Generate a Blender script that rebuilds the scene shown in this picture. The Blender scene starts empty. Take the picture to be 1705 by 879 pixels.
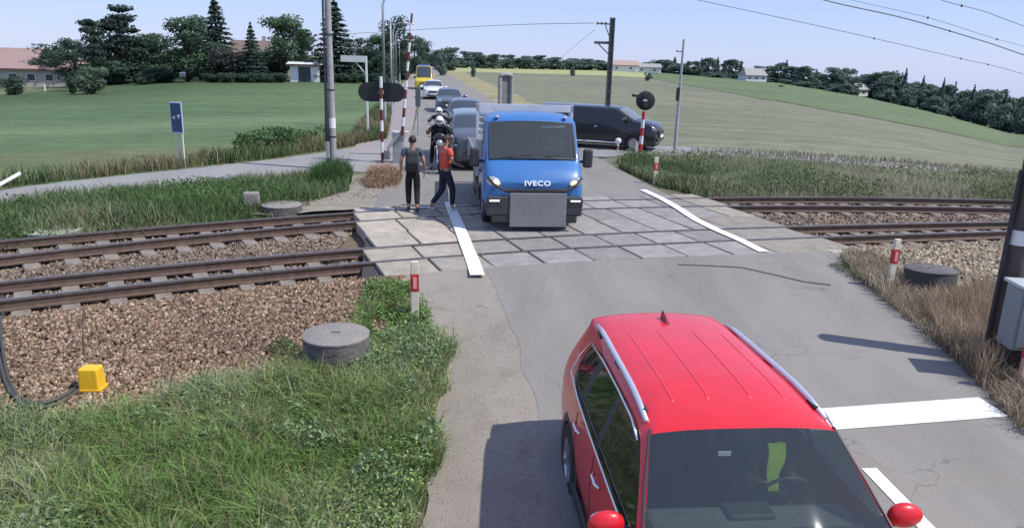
import bpy, bmesh, math, random
import numpy as np
from mathutils import Vector, Matrix
random.seed(7); RNG = np.random.default_rng(7)
R = math.radians
scene = bpy.context.scene
COL = scene.collection

# ------------------------------------------------------------------ camera
F, PITCH, ROLL, H = 1240.0, .267, .026, 3.4
def ray(px, py):
    X, Y = px-852.5, py-439.5
    cr, sr = math.cos(ROLL), math.sin(ROLL)
    u = (X*cr+Y*sr)/F; v = (X*sr-Y*cr)/F
    cp, sp = math.cos(PITCH), math.sin(PITCH)
    return (u, cp+v*sp, -sp+v*cp)
def at(px, py, z=0.0):
    d = ray(px, py); t = (z-H)/d[2]
    return (d[0]*t, d[1]*t)
cam = bpy.data.cameras.new('camera'); co = bpy.data.objects.new('camera', cam); COL.objects.link(co)
cam.sensor_width = 36; cam.lens = 36*F/1705; cam.clip_start = .05; cam.clip_end = 9000
co.location = (0, 0, H)
_m = Matrix.Rotation(math.pi/2-PITCH, 4, 'X') @ Matrix.Rotation(ROLL, 4, 'Z')
co.matrix_world = Matrix.Translation((0, 0, H)) @ _m
scene.camera = co

# ------------------------------------------------------------------ ground shape
def fit(pts, deg):
    p = np.array([at(*q) for q in pts]); lo, hi = p[:, 0].min(), p[:, 0].max()
    c = np.polyfit(p[:, 0], p[:, 1], deg); dc = np.polyder(c)
    def f(x):
        x = np.asarray(x, float); xc = np.clip(x, lo, hi)
        return np.polyval(c, xc)+(x-xc)*np.polyval(dc, xc)
    return f
FF = fit([(0,400),(200,385),(400,370),(590,352),(1175,329),(1400,330),(1690,334)], 3)
FN = fit([(0,425),(200,408),(400,390),(578,366),(1200,343),(1400,344),(1690,347)], 3)
NF = fit([(0,468),(200,452),(400,434),(620,410),(1310,378),(1500,373),(1700,369)], 3)
NN = fit([(0,498),(200,480),(400,460),(610,434),(1345,396),(1500,391),(1700,384)], 3)
def NEDGE(x): return NN(x)-.95-.05*np.clip(np.asarray(x)-2, 0, 5)
AZ = [-3.2, -1.2, -.62, -.52, -.40, -.25, 0, .13, .20, .33, .42, .50, .58, .75, 1.4, 3.2]
KZ = [.022, .022, .021, .016, .003, 0, 0, 0, .003, .010, .022, .038, .058, .06, .05, .03]
def sstep(a, b, x):
    t = np.clip((x-a)/(b-a), 0, 1); return t*t*(3-2*t)
def base_z(x, y):
    x = np.asarray(x, float); y = np.asarray(y, float)
    d = NEDGE(x)-y
    z = -.072*np.clip(d, 0, 8.2)
    r = np.hypot(x, y); az = np.arctan2(x, y)
    k = np.interp(az, AZ, KZ)
    z = z-k*np.clip(r-28, 0, 6000)
    return z
def g(x, y):
    x = np.asarray(x, float); y = np.asarray(y, float)
    c = sstep(-1.2, -.3, y-NN(x))*(1-sstep(.4, 1.3, y-FF(x)))
    return base_z(x, y)-.028-.215*c
def gz(x, y): return float(g(x, y))
def atg(px, py, f=None):
    """point of the ground seen at a pixel"""
    f = f or (lambda x, y: float(g(x, y)))
    d = ray(px, py); t = 3.0
    while t < 3000:
        if H+d[2]*t <= f(d[0]*t, d[1]*t): break
        t *= 1.004
    return (d[0]*t, d[1]*t)
def col(px, D, py=120):
    d = ray(px, py); n = math.hypot(d[0], d[1]); return (d[0]/n*D, d[1]/n*D)

# ------------------------------------------------------------------ materials
MAT = {}
def mat(name, c, rough=.7, metal=0., c2=None, scale=5., bump=0., bscale=None, coat=0., spec=.5, detail=6, emit=None, alpha=1., trans=0., contrast=(.35, .65), stretch=None):
    if name in MAT: return MAT[name]
    m = bpy.data.materials.new(name); m.use_nodes = True; nt = m.node_tree; n = nt.nodes; l = nt.links
    b = n['Principled BSDF']
    b.inputs['Roughness'].default_value = rough; b.inputs['Metallic'].default_value = metal
    b.inputs['Specular IOR Level'].default_value = spec
    b.inputs['Base Color'].default_value = (*c, 1)
    b.inputs['Coat Weight'].default_value = coat; b.inputs['Coat Roughness'].default_value = .06
    b.inputs['Alpha'].default_value = alpha; b.inputs['Transmission Weight'].default_value = trans
    if emit: b.inputs['Emission Color'].default_value = (*emit[:3], 1); b.inputs['Emission Strength'].default_value = emit[3]
    if c2 or bump:
        tc = n.new('ShaderNodeTexCoord'); mp = n.new('ShaderNodeMapping'); l.new(tc.outputs['Object'], mp.inputs[0])
        if stretch: mp.inputs['Scale'].default_value = stretch
    if c2:
        t = n.new('ShaderNodeTexNoise'); t.inputs['Scale'].default_value = scale; t.inputs['Detail'].default_value = detail
        t.inputs['Roughness'].default_value = .65
        l.new(mp.outputs[0], t.inputs['Vector'])
        r = n.new('ShaderNodeValToRGB'); r.color_ramp.elements[0].position = contrast[0]; r.color_ramp.elements[1].position = contrast[1]
        r.color_ramp.elements[0].color = (*c, 1); r.color_ramp.elements[1].color = (*c2, 1)
        l.new(t.outputs[0], r.inputs[0]); l.new(r.outputs[0], b.inputs['Base Color'])
    if bump:
        t2 = n.new('ShaderNodeTexNoise'); t2.inputs['Scale'].default_value = bscale or scale*4; t2.inputs['Detail'].default_value = 5
        l.new(mp.outputs[0], t2.inputs['Vector'])
        bp = n.new('ShaderNodeBump'); bp.inputs['Strength'].default_value = bump; bp.inputs['Distance'].default_value = .05
        l.new(t2.outputs[0], bp.inputs['Height']); l.new(bp.outputs[0], b.inputs['Normal'])
    MAT[name] = m; return m
def mat_attr(name, rough=.8, nscale=0, namt=.3, bump=0, sheen=0, translucent=0, attr='tint', spec=.3):
    """colour from the per-vertex attribute, times fine noise"""
    if name in MAT: return MAT[name]
    m = bpy.data.materials.new(name); m.use_nodes = True; nt = m.node_tree; n = nt.nodes; l = nt.links
    b = n['Principled BSDF']; b.inputs['Roughness'].default_value = rough; b.inputs['Specular IOR Level'].default_value = spec
    a = n.new('ShaderNodeAttribute'); a.attribute_name = attr
    src = a.outputs['Color']
    if nscale:
        tc = n.new('ShaderNodeTexCoord')
        prev = None
        for s_, w_ in ((nscale, namt), (nscale*.13, namt*.8), (nscale*.02, namt*.5)):
            t = n.new('ShaderNodeTexNoise'); t.inputs['Scale'].default_value = s_; t.inputs['Detail'].default_value = 8; t.inputs['Roughness'].default_value = .7
            l.new(tc.outputs['Object'], t.inputs['Vector'])
            mr = n.new('ShaderNodeMapRange'); mr.inputs[1].default_value = .3; mr.inputs[2].default_value = .7
            mr.inputs[3].default_value = 1-w_; mr.inputs[4].default_value = 1+w_
            l.new(t.outputs[0], mr.inputs[0])
            vm = n.new('ShaderNodeVectorMath'); vm.operation = 'SCALE'
            l.new(src, vm.inputs[0]); l.new(mr.outputs[0], vm.inputs['Scale']); src = vm.outputs[0]
            if prev is None: prev = t
        if bump:
            bp = n.new('ShaderNodeBump'); bp.inputs['Strength'].default_value = bump; bp.inputs['Distance'].default_value = .05
            l.new(prev.outputs[0], bp.inputs['Height']); l.new(bp.outputs[0], b.inputs['Normal'])
    if name == 'ground':
        mp = n.new('ShaderNodeMapping'); mp.inputs['Rotation'].default_value = (0, 0, .55); mp.inputs['Scale'].default_value = (.035, 1.1, 1); l.new(tc.outputs['Object'], mp.inputs[0])
        t = n.new('ShaderNodeTexNoise'); t.inputs['Scale'].default_value = 1.; t.inputs['Detail'].default_value = 5; l.new(mp.outputs[0], t.inputs['Vector'])
        mr = n.new('ShaderNodeMapRange'); mr.inputs[1].default_value = .35; mr.inputs[2].default_value = .65; mr.inputs[3].default_value = .88; mr.inputs[4].default_value = 1.12; l.new(t.outputs[0], mr.inputs[0])
        vm = n.new('ShaderNodeVectorMath'); vm.operation = 'SCALE'; l.new(src, vm.inputs[0]); l.new(mr.outputs[0], vm.inputs['Scale']); src = vm.outputs[0]
    l.new(src, b.inputs['Base Color'])
    if translucent:
        tr = n.new('ShaderNodeBsdfTranslucent'); l.new(src, tr.inputs[0])
        mx = n.new('ShaderNodeMixShader'); mx.inputs[0].default_value = translucent
        l.new(b.outputs[0], mx.inputs[1]); l.new(tr.outputs[0], mx.inputs[2]); l.new(mx.outputs[0], n['Material Output'].inputs[0])
    MAT[name] = m; return m

# ------------------------------------------------------------------ mesh helpers
def link(o, parent=None):
    COL.objects.link(o)
    if parent is not None: o.parent = parent
    return o
def tag(o, label=None, cat=None, group=None, kind=None):
    if label: o['label'] = label
    if cat: o['category'] = cat
    if group: o['group'] = group
    if kind: o['kind'] = kind
    return o
def thing(name, label, cat, loc, rz=0., group=None):
    o = bpy.data.objects.new(name, None); o.empty_display_size = .2
    o.location = loc; o.rotation_euler = (0, 0, rz); link(o); return tag(o, label, cat, group)
def np_mesh(name, V, FA, colr=None, m=None, parent=None, smooth=False):
    V = np.asarray(V, np.float32); FA = np.asarray(FA, np.int32)
    me = bpy.data.meshes.new(name); k = FA.shape[1]
    me.vertices.add(len(V)); me.vertices.foreach_set('co', V.ravel())
    me.loops.add(FA.size); me.loops.foreach_set('vertex_index', FA.ravel())
    me.polygons.add(len(FA)); me.polygons.foreach_set('loop_start', np.arange(0, FA.size, k, dtype=np.int32))
    me.polygons.foreach_set('loop_total', np.full(len(FA), k, np.int32))
    if smooth: me.polygons.foreach_set('use_smooth', np.ones(len(FA), bool))
    me.update(calc_edges=True)
    if colr is not None:
        a = me.color_attributes.new('tint', 'FLOAT_COLOR', 'POINT')
        c = np.ones((len(V), 4), np.float32); c[:, :3] = colr; a.data.foreach_set('color', c.ravel())
    if m: me.materials.append(m)
    o = bpy.data.objects.new(name, me); return link(o, parent)
class MB:
    def __init__(s): s.v = []; s.f = []
    def add(s, v, f):
        n = len(s.v); s.v += [tuple(p) for p in v]; s.f += [tuple(i+n for i in q) for q in f]; return s
    def box(s, c, d, rot=None, taper=1.):
        P = []
        for z in (-1, 1):
            t = taper if z > 0 else 1.
            for x, y in ((-1, -1), (1, -1), (1, 1), (-1, 1)): P.append(Vector((x*d[0]/2*t, y*d[1]/2*t, z*d[2]/2)))
        if rot is not None: P = [rot @ p for p in P]
        P = [p+Vector(c) for p in P]
        return s.add(P, [(3, 2, 1, 0), (4, 5, 6, 7), (0, 1, 5, 4), (1, 2, 6, 5), (2, 3, 7, 6), (3, 0, 4, 7)])
    def cyl(s, a, b, r0, r1=None, n=12, cap=True):
        a = Vector(a); b = Vector(b); r1 = r0 if r1 is None else r1
        q = (b-a).to_track_quat('Z', 'Y'); P = []
        for c, r in ((a, r0), (b, r1)):
            for i in range(n):
                t = 2*math.pi*i/n; P.append(c+q @ Vector((r*math.cos(t), r*math.sin(t), 0)))
        Fq = [(i, (i+1) % n, n+(i+1) % n, n+i) for i in range(n)]
        if cap: Fq += [tuple(range(n-1, -1, -1)), tuple(range(n, 2*n))]
        return s.add(P, Fq)
    def tube(s, pts, r, n=8):
        pts = [Vector(p) for p in pts]
        rs = r if isinstance(r, (list, tuple)) else [r]*len(pts); P = []
        for i, p in enumerate(pts):
            d = (pts[min(i+1, len(pts)-1)]-pts[max(i-1, 0)]); q = d.to_track_quat('Z', 'Y')
            for k in range(n):
                t = 2*math.pi*k/n; P.append(p+q @ Vector((rs[i]*math.cos(t), rs[i]*math.sin(t), 0)))
        Fq = [(i*n+k, i*n+(k+1) % n, (i+1)*n+(k+1) % n, (i+1)*n+k) for i in range(len(pts)-1) for k in range(n)]
        Fq += [tuple(range(n-1, -1, -1)), tuple(range((len(pts)-1)*n, len(pts)*n))]
        return s.add(P, Fq)
    def lathe(s, prof, c=(0, 0, 0), n=24, axis='Z'):
        P = []
        for r, z in prof:
            for k in range(n):
                t = 2*math.pi*k/n
                p = (r*math.cos(t), r*math.sin(t), z)
                if axis == 'X': p = (p[2], p[0], p[1])
                if axis == 'Y': p = (p[0], p[2], p[1])
                P.append((p[0]+c[0], p[1]+c[1], p[2]+c[2]))
        m = len(prof)
        Fq = [(i*n+k, i*n+(k+1) % n, (i+1)*n+(k+1) % n, (i+1)*n+k) for i in range(m-1) for k in range(n)]
        return s.add(P, Fq)
    def ell(s, c, r, n=12, rot=None):
        P = []; m = n//2+1
        for i in range(m):
            ph = math.pi*i/(m-1)
            for k in range(n):
                t = 2*math.pi*k/n
                p = Vector((r[0]*math.sin(ph)*math.cos(t), r[1]*math.sin(ph)*math.sin(t), r[2]*math.cos(ph)))
                if rot is not None: p = rot @ p
                P.append(p+Vector(c))
        Fq = [(i*n+k, (i+1)*n+k, (i+1)*n+(k+1) % n, i*n+(k+1) % n) for i in range(m-1) for k in range(n)]
        return s.add(P, Fq)
    def prism(s, poly, a, b, axis='X'):
        """polygon in the plane normal to axis, from a to b"""
        n = len(poly); P = []
        for t in (a, b):
            for u, v in poly: P.append((t, u, v) if axis == 'X' else ((u, t, v) if axis == 'Y' else (u, v, t)))
        return s.add(P, [(i, (i+1) % n, n+(i+1) % n, n+i) for i in range(n)]+[tuple(range(n-1, -1, -1)), tuple(range(n, 2*n))])
    def build(s, name, m=None, parent=None, smooth=False, bevel=0., seg=2, sub=0, label=None):
        me = bpy.data.meshes.new(name); me.from_pydata(s.v, [], s.f)
        bm = bmesh.new(); bm.from_mesh(me)
        bmesh.ops.remove_doubles(bm, verts=bm.verts, dist=1e-5)
        bmesh.ops.recalc_face_normals(bm, faces=bm.faces)
        bm.to_mesh(me); bm.free()
        if m: me.materials.append(m)
        o = bpy.data.objects.new(name, me); link(o, parent)
        if smooth:
            me.polygons.foreach_set('use_smooth', [True]*len(me.polygons))
            if smooth != 2: me.set_sharp_from_angle(angle=R(40))
        if bevel:
            b = o.modifiers.new('b', 'BEVEL'); b.width = bevel; b.segments = seg; b.limit_method = 'ANGLE'; b.angle_limit = R(35)
        if sub:
            b = o.modifiers.new('s', 'SUBSURF'); b.levels = b.render_levels = sub
        if label: o['label'] = label
        return o
def copy_tree(o, parent=None):
    c = o.copy(); COL.objects.link(c); c.parent = parent
    for ch in list(o.children): copy_tree(ch, c)
    return c
def rotz(a): return Matrix.Rotation(a, 3, 'Z')
def rotx(a): return Matrix.Rotation(a, 3, 'X')
def roty(a): return Matrix.Rotation(a, 3, 'Y')
def ntype(x, y, s=1., seed=0):
    """cheap smooth value noise"""
    x = np.asarray(x)*s+seed*17.3; y = np.asarray(y)*s-seed*9.1
    return (np.sin(x*1.3+1.7*np.sin(y*.9))+np.sin(y*1.7+1.3*np.sin(x*1.1+2.))+np.sin((x+y)*2.3+seed)*.5)/2.5
def inpoly(x, y, poly):
    x = np.asarray(x); y = np.asarray(y); r = np.zeros(x.shape, bool); n = len(poly)
    for i in range(n):
        x0, y0 = poly[i]; x1, y1 = poly[(i+1) % n]
        c = ((y0 > y) != (y1 > y))
        r ^= c & (x < (x1-x0)*(y-y0)/((y1-y0) if y1 != y0 else 1e-9)+x0)
    return r
def sample_poly(poly, n):
    p = np.array(poly); lo, hi = p.min(0), p.max(0); out = np.zeros((0, 2))
    area = 0
    while len(out) < n:
        q = lo+RNG.random((n*3, 2))*(hi-lo); out = np.vstack([out, q[inpoly(q[:, 0], q[:, 1], poly)]])
    return out[:n]
def area(poly):
    return abs(sum(poly[i][0]*poly[(i+1) % len(poly)][1]-poly[(i+1) % len(poly)][0]*poly[i][1] for i in range(len(poly))))/2

# ------------------------------------------------------------------ sky and sun
SD = Vector((-.97, .25, -1.30)).normalized()
el = math.asin(-SD.z); azs = math.atan2(-SD.x, -SD.y)
w = bpy.data.worlds.new('World'); scene.world = w; w.use_nodes = True
nt = w.node_tree; bg = nt.nodes['Background']; sk = nt.nodes.new('ShaderNodeTexSky'); sk.sky_type = 'NISHITA'
sk.sun_disc = False; sk.sun_elevation = el; sk.sun_rotation = azs; sk.air_density = 1.; sk.dust_density = .15; sk.ozone_density = 3.5; sk.altitude = 100
bg.inputs[1].default_value = .125
hs = nt.nodes.new('ShaderNodeMix'); hs.data_type = 'RGBA'; hs.inputs[0].default_value = .62
hs.inputs[7].default_value = (4.0, 5.05, 9.0, 1)
nt.links.new(sk.outputs[0], hs.inputs[6]); nt.links.new(hs.outputs[2], bg.inputs[0])
sl = bpy.data.lights.new('sun', 'SUN'); sl.energy = 4.9; sl.angle = R(.6); sl.color = (1, .955, .89)
so = bpy.data.objects.new('sun', sl); COL.objects.link(so); so.rotation_euler = SD.to_track_quat('-Z', 'Y').to_euler(); so.location = (40, -20, 60)
scene.view_settings.view_transform = 'Standard'; scene.view_settings.look = 'None'; scene.view_settings.exposure = 0
scene.cycles.use_denoising = True
scene.cycles.max_bounces = 6; scene.cycles.transparent_max_bounces = 8

# ------------------------------------------------------------------ ground sheet
azs_ = np.concatenate([np.linspace(-math.pi, -.8, 24)[:-1], np.linspace(-.8, .8, 420), np.linspace(.8, math.pi, 24)[1:]])
rs_ = np.concatenate([[.05], 1.2*np.exp(np.linspace(0, math.log(5000/1.2), 520))])
A_, R_ = np.meshgrid(azs_, rs_); X_ = R_*np.sin(A_); Y_ = R_*np.cos(A_); Z_ = g(X_, Y_)
def bline(pts): return [atg(*p) for p in pts]
LEFT_FIELD = bline([(-400,420),(-200,360),(0,318),(300,282),(500,256),(560,250),(640,232),(655,200),(662,150),(655,128),(500,128),(300,130),(150,142),(0,160),(-300,190)])
furrow = bline([(1060,128),(1140,142),(1260,164),(1400,188),(1500,206),(1600,226),(1705,246),(1900,290)])
upper = bline([(1060,126),(1200,139),(1400,160),(1500,177),(1600,196),(1705,220),(1900,260)])
def tintmix(c, sel, rgb): c[sel] = rgb; return c
def ground_tint(x, y):
    c = np.zeros(x.shape+(3,)); n1 = ntype(x, y, .35, 1); n2 = ntype(x, y, .05, 2); r = np.hypot(x, y); az = np.arctan2(x, y)
    c[:] = (.135, .145, .075)                               # verge
    c += (n1[..., None]*.018)
    # right-hand crop field, thin crop over pale soil
    rf = (az > -.118+np.clip(6/np.maximum(r, 1), 0, .3)) & (r > 27)
    base = np.array((.168, .178, .122)); v = base+n2[..., None]*np.array((.018, .008, .006))+ntype(x, y*.15, .8, 5)[..., None]*.004
    c = np.where(rf[..., None], v, c)
    # upper strip beyond the furrow
    fx = np.array(furrow); faz = np.arctan2(fx[:, 0], fx[:, 1]); fr = np.hypot(fx[:, 0], fx[:, 1])
    rr = np.interp(az, faz, fr)
    up = rf & (r > rr) & (az > faz[0])
    c = np.where(up[..., None], np.array((.125, .160, .085))+n2[..., None]*.01, c)
    line = rf & (np.abs(r/rr-1) < .018) & (az > faz[0])
    c = np.where(line[..., None], np.array((.085, .070, .045)), c)
    ux = np.array(upper); uaz = np.arctan2(ux[:, 0], ux[:, 1]); ur = np.interp(az, uaz, np.hypot(ux[:, 0], ux[:, 1]))
    # pale straw verge right of the road
    xr = -.1257*y+6.3
    st = (x > xr-1.5) & (x < xr+2.2+y*.015+ntype(x, y, .2, 8)*.6) & (y > 33)
    c = np.where(st[..., None], np.array((.27, .245, .14))+n1[..., None]*.03, c)
    # bright strips on the far plain
    far = (r > 210) & (az > -.12) & (az < .17)
    c = np.where((far & (r < 330))[..., None], np.array((.31, .33, .16)), c)
    c = np.where((far & (r >= 330))[..., None], np.array((.14, .20, .08)), c)
    # left green cereal field
    lf = inpoly(x, y, LEFT_FIELD)
    v = np.array((.098, .148, .070))+n2[..., None]*np.array((.012, .014, .006))
    a = (x*.80+y*.60)  # paler band sweeping across
    band = np.exp(-((y-34-.62*(x+22)-.012*(x+22)**2)/4.5)**2)
    v = v*(1-.0*band[..., None])+band[..., None]*np.array((.042, .040, .026))
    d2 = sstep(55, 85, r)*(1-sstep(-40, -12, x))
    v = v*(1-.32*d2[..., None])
    edge = np.exp(-((y-(29.5+.62*(x+6)))/3.0)**2)*.6
    v = v*(1-edge[..., None])+edge[..., None]*np.array((.15, .14, .075))
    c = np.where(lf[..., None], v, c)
    # trodden earth and ballast dust near the tracks
    t = sstep(-3.4, -2.2, y-NN(x))*(1-sstep(.8, 1.8, y-FF(x)))
    c = c*(1-t[..., None])+t[..., None]*(np.array((.15, .115, .085))+n1[..., None]*.02)
    nr = (y < NN(x)-2.5)
    dirt = np.array((.105, .09, .055))+n1[..., None]*.015
    c = np.where((nr & ~lf)[..., None], dirt, c)
    return np.clip(c, .02, .6)
C_ = ground_tint(X_, Y_)
nr_, na_ = X_.shape; idx = np.arange(nr_*na_).reshape(nr_, na_)
FQ = np.stack([idx[:-1, :-1], idx[:-1, 1:], idx[1:, 1:], idx[1:, :-1]], -1).reshape(-1, 4)[:, ::-1]
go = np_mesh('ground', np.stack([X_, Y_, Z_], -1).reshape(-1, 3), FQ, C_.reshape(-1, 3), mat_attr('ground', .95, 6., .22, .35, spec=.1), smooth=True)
tag(go, kind='structure')

# ------------------------------------------------------------------ road sheets
def ribbon(name, left, right, m, dz=.03, nseg=120, nacross=8, zf=base_z, wob=0., tintf=None):
    """sheet between two polylines (world points), draped on the ground"""
    def res(p, n):
        p = np.array(p, float); d = np.concatenate([[0], np.cumsum(np.hypot(*np.diff(p, axis=0).T))]); t = np.linspace(0, 1, n)
        # smooth by sampling denser then averaging
        q = np.stack([np.interp(t*d[-1], d, p[:, i]) for i in (0, 1)], -1)
        k = max(1, n//24)
        for _ in range(3):
            qp = np.vstack([q[:1]]*k+[q]+[q[-1:]]*k)
            s = sum(qp[i:i+n] for i in range(2*k+1))/(2*k+1); s[0] = q[0]; s[-1] = q[-1]; q = s
        return q
    L = res(left, nseg); Rr = res(right, nseg)
    if wob:
        L = L+np.stack([ntype(L[:, 0]*3, L[:, 1], 2.3, 1), ntype(L[:, 0], L[:, 1]*3, 2.1, 2)], -1)*wob
        Rr = Rr+np.stack([ntype(Rr[:, 0]*3, Rr[:, 1], 2.3, 3), ntype(Rr[:, 0], Rr[:, 1]*3, 2.1, 4)], -1)*wob
    t = np.linspace(0, 1, nacross)[None, :, None]
    P = L[:, None]*(1-t)+Rr[:, None]*t
    Z = zf(P[..., 0], P[..., 1])+dz+np.clip(np.hypot(P[..., 0], P[..., 1])-40, 0, 100)*.0012
    V = np.concatenate([P, Z[..., None]], -1).reshape(-1, 3)
    ix = np.arange(nseg*nacross).reshape(nseg, nacross)
    fq = np.stack([ix[:-1, :-1], ix[:-1, 1:], ix[1:, 1:], ix[1:, :-1]], -1).reshape(-1, 4)
    o = np_mesh(name, V, fq, None, m, smooth=True); 
    bm = bmesh.new(); bm.from_mesh(o.data); bmesh.ops.recalc_face_normals(bm, faces=bm.faces)
    if sum(f.normal.z for f in bm.faces) < 0: bmesh.ops.reverse_faces(bm, faces=bm.faces)
    bm.to_mesh(o.data); bm.free()
    return tag(o, kind='structure')
def road_mat(name, c1, c2, c3):
    m = bpy.data.materials.new(name); m.use_nodes = True; nt = m.node_tree; n = nt.nodes; l = nt.links; b = n['Principled BSDF']
    b.inputs['Roughness'].default_value = .82; b.inputs['Specular IOR Level'].default_value = .35
    tc = n.new('ShaderNodeTexCoord'); mp = n.new('ShaderNodeMapping'); l.new(tc.outputs['Object'], mp.inputs[0]); mp.inputs['Scale'].default_value = (1, .28, 1); mp.inputs['Rotation'].default_value = (0, 0, .12)
    def noise(s, d=6, src=None):
        t = n.new('ShaderNodeTexNoise'); t.inputs['Scale'].default_value = s; t.inputs['Detail'].default_value = d; t.inputs['Roughness'].default_value = .65
        l.new(src or tc.outputs['Object'], t.inputs['Vector']); return t.outputs[0]
    def ramp(f, a, b_):
        r = n.new('ShaderNodeMapRange'); r.inputs[1].default_value = a; r.inputs[2].default_value = b_; l.new(f, r.inputs[0]); return r.outputs[0]
    def mix(f, A, B):
        x = n.new('ShaderNodeMix'); x.data_type = 'RGBA'; l.new(f, x.inputs[0])
        for s_, v in ((6, A), (7, B)):
            if isinstance(v, tuple): x.inputs[s_].default_value = (*v, 1)
            else: l.new(v, x.inputs[s_])
        return x.outputs[2]
    a = mix(ramp(noise(.9, 5, mp.outputs[0]), .38, .62), c1, c2)
    a = mix(ramp(noise(2.2, 8), .52, .72), a, c3)
    sp = mix(ramp(noise(90, 3), .35, .65), tuple(.82*x for x in c1), tuple(min(1, 1.18*x) for x in c2))
    x = n.new('ShaderNodeMix'); x.data_type = 'RGBA'; x.inputs[0].default_value = .45; l.new(a, x.inputs[6]); l.new(sp, x.inputs[7])
    # cracks
    v = n.new('ShaderNodeTexVoronoi'); v.feature = 'DISTANCE_TO_EDGE'; v.inputs['Scale'].default_value = .55
    ds = n.new('ShaderNodeTexNoise'); ds.inputs['Scale'].default_value = 1.6; ds.inputs['Detail'].default_value = 6; l.new(tc.outputs['Object'], ds.inputs['Vector'])
    ad = n.new('ShaderNodeVectorMath'); ad.operation = 'ADD'; l.new(tc.outputs['Object'], ad.inputs[0]); l.new(ds.outputs['Color'], ad.inputs[1]); l.new(ad.outputs[0], v.inputs['Vector'])
    ck = n.new('ShaderNodeMapRange'); ck.inputs[1].default_value = .002; ck.inputs[2].default_value = .008; ck.inputs[3].default_value = .45; ck.inputs[4].default_value = 0; l.new(v.outputs[0], ck.inputs[0])
    mm = n.new('ShaderNodeMath'); mm.operation = 'MULTIPLY'; l.new(ck.outputs[0], mm.inputs[0]); l.new(ramp(noise(.35, 2), .5, .6), mm.inputs[1])
    fin = mix(mm.outputs[0], x.outputs[2], tuple(.4*q for q in c1))
    l.new(fin, b.inputs['Base Color'])
    bp = n.new('ShaderNodeBump'); bp.inputs['Strength'].default_value = .25; bp.inputs['Distance'].default_value = .01; l.new(noise(70, 4), bp.inputs['Height']); l.new(bp.outputs[0], b.inputs['Normal'])
    MAT[name] = m; return m
M_ROAD = road_mat('asphalt', (.172, .161, .146), (.250, .235, .212), (.215, .188, .153))
M_SHOULDER = road_mat('shoulder_grit', (.205, .180, .150), (.28, .25, .21), (.150, .128, .10))
M_SIDE = road_mat('side_asphalt', (.22, .215, .21), (.275, .27, .26), (.25, .235, .205))
M_PATH = road_mat('path_paving', (.24, .215, .205), (.29, .255, .245), (.26, .23, .215))
zt = lambda px, py, z: at(px, py, z)
ne = lambda x: float(NEDGE(x))
# near road: along its near part below the crossing
nl = [(.45, -7), (.45, 0), (.43, 5), (.36, 7), (.27, 8), (.06, 9.6), (-.45, ne(-.45)+.1)]
nrr = [(6.6, -7), (6.3, 0), (6.15, 5), (6.1, 9), (6.15, 11.3), (6.4, ne(6.4)+.1)]
ribbon('road', nl, nrr, M_ROAD, .0, 140, 24, wob=.05)
ribbon('shoulder', [(-.85, -7), (-.75, 0), (-.72, 5), (-.85, 8), (-1.35, ne(-1.5)-.55), (-2.0, ne(-2.0)+.05)], [(.8, -7), (.8, 0), (.7, 4), (.6, 8), (.4, ne(.4)+.08)], M_SHOULDER, -.004, 120, 12, wob=.07)
ribbon('shoulder', [(6.0, -7), (5.9, 0), (5.8, 5), (5.8, 9), (5.9, ne(6.2)+.05)], [(7.0, -7), (6.75, 0), (6.5, 5), (6.45, 8.5), (6.6, 10.5), (7.2, ne(6.9)+.0)], M_SHOULDER, -.004, 120, 8, wob=.12)
fe = lambda x: float(FF(x))+.62
# far road
def far_pts(pts): return [at(*p) for p in pts]
fl = [(-3.2, fe(-3.2)-.05)]+far_pts([(688,292),(694,250),(694,210),(694,165),(695,130),(697,110)])
fr_ = [(4.55, fe(4.55)-.05)]+far_pts([(1068,318),(1045,303),(1010,284),(985,268),(930,228),(800,165),(738,124),(716,109)])
e0 = np.array((-.1257*1, 1)); 
def L(y, x0): return (x0-.1257*y, y)
fl = [(-3.3, fe(-3.3)-.05), (-3.25, 20), (-3.0, 24), L(32, -.25), L(45, -.2), L(80, -.1), L(160, .1), L(420, 1.)]
fr_ = [(4.15, fe(4.15)-.05), (3.55, 21.5), (3.3, 24), (3.3, 28), L(34, 6.4), L(45, 6.2), L(80, 6.2), L(160, 6.4), L(420, 7.2)]
ribbon('road', fl, fr_, M_ROAD, .0, 260, 14, wob=.02)
ribbon('pavement', [L(27, -2.6), L(45, -2.4), L(80, -2.3), L(160, -2.2)], [L(27, -.5), L(45, -.35), L(80, -.25), L(160, 0)], M_PATH, .01, 160, 4)
# side road to the left and to the right
sl_up = [at(q[0], q[1]) for q in ((-500,420),(-200,365),(0,313),(150,298),(300,282),(450,266),(550,252),(600,243),(640,236))]+[(-3.9, 31)]
sl_lo = [at(q[0], q[1]) for q in ((-500,445),(-200,385),(0,336),(150,322),(300,308),(420,297),(520,288),(590,283),(640,290))]+[(-2.9, 22.5)]
ribbon('side_road', sl_up, sl_lo, M_SIDE, -.008, 160, 8, wob=.08)
sr_up = [(2.6, 31.5), (4.0, 32.6), (6.5, 32.8), (9, 32.2), (12.5, 30.8), (30, 26), (60, 18)]
sr_lo = [(2.6, 27.5), (3.6, 28.6), (5.4, 29.4), (8, 29.6), (11.5, 28.6), (29, 24), (59, 16)]
ribbon('side_road', sr_up, sr_lo, M_SIDE, -.006, 140, 8, wob=.12)
# bare trodden earth beside the deck
ribbon('path', [(-8.5, 18.4), (-6.2, 19.5), (-4.6, 22.2), (-3.4, 23)], [(-8.4, 17.5), (-5.4, fe(-5.4)-.15), (-4.2, fe(-4.2)-.05), (-3.0, fe(-3.0)-.02)], mat('earth', (.20, .175, .135), .95, c2=(.27, .24, .195), scale=2.5, bump=.4), -.02, 60, 8, wob=.1)

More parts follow.
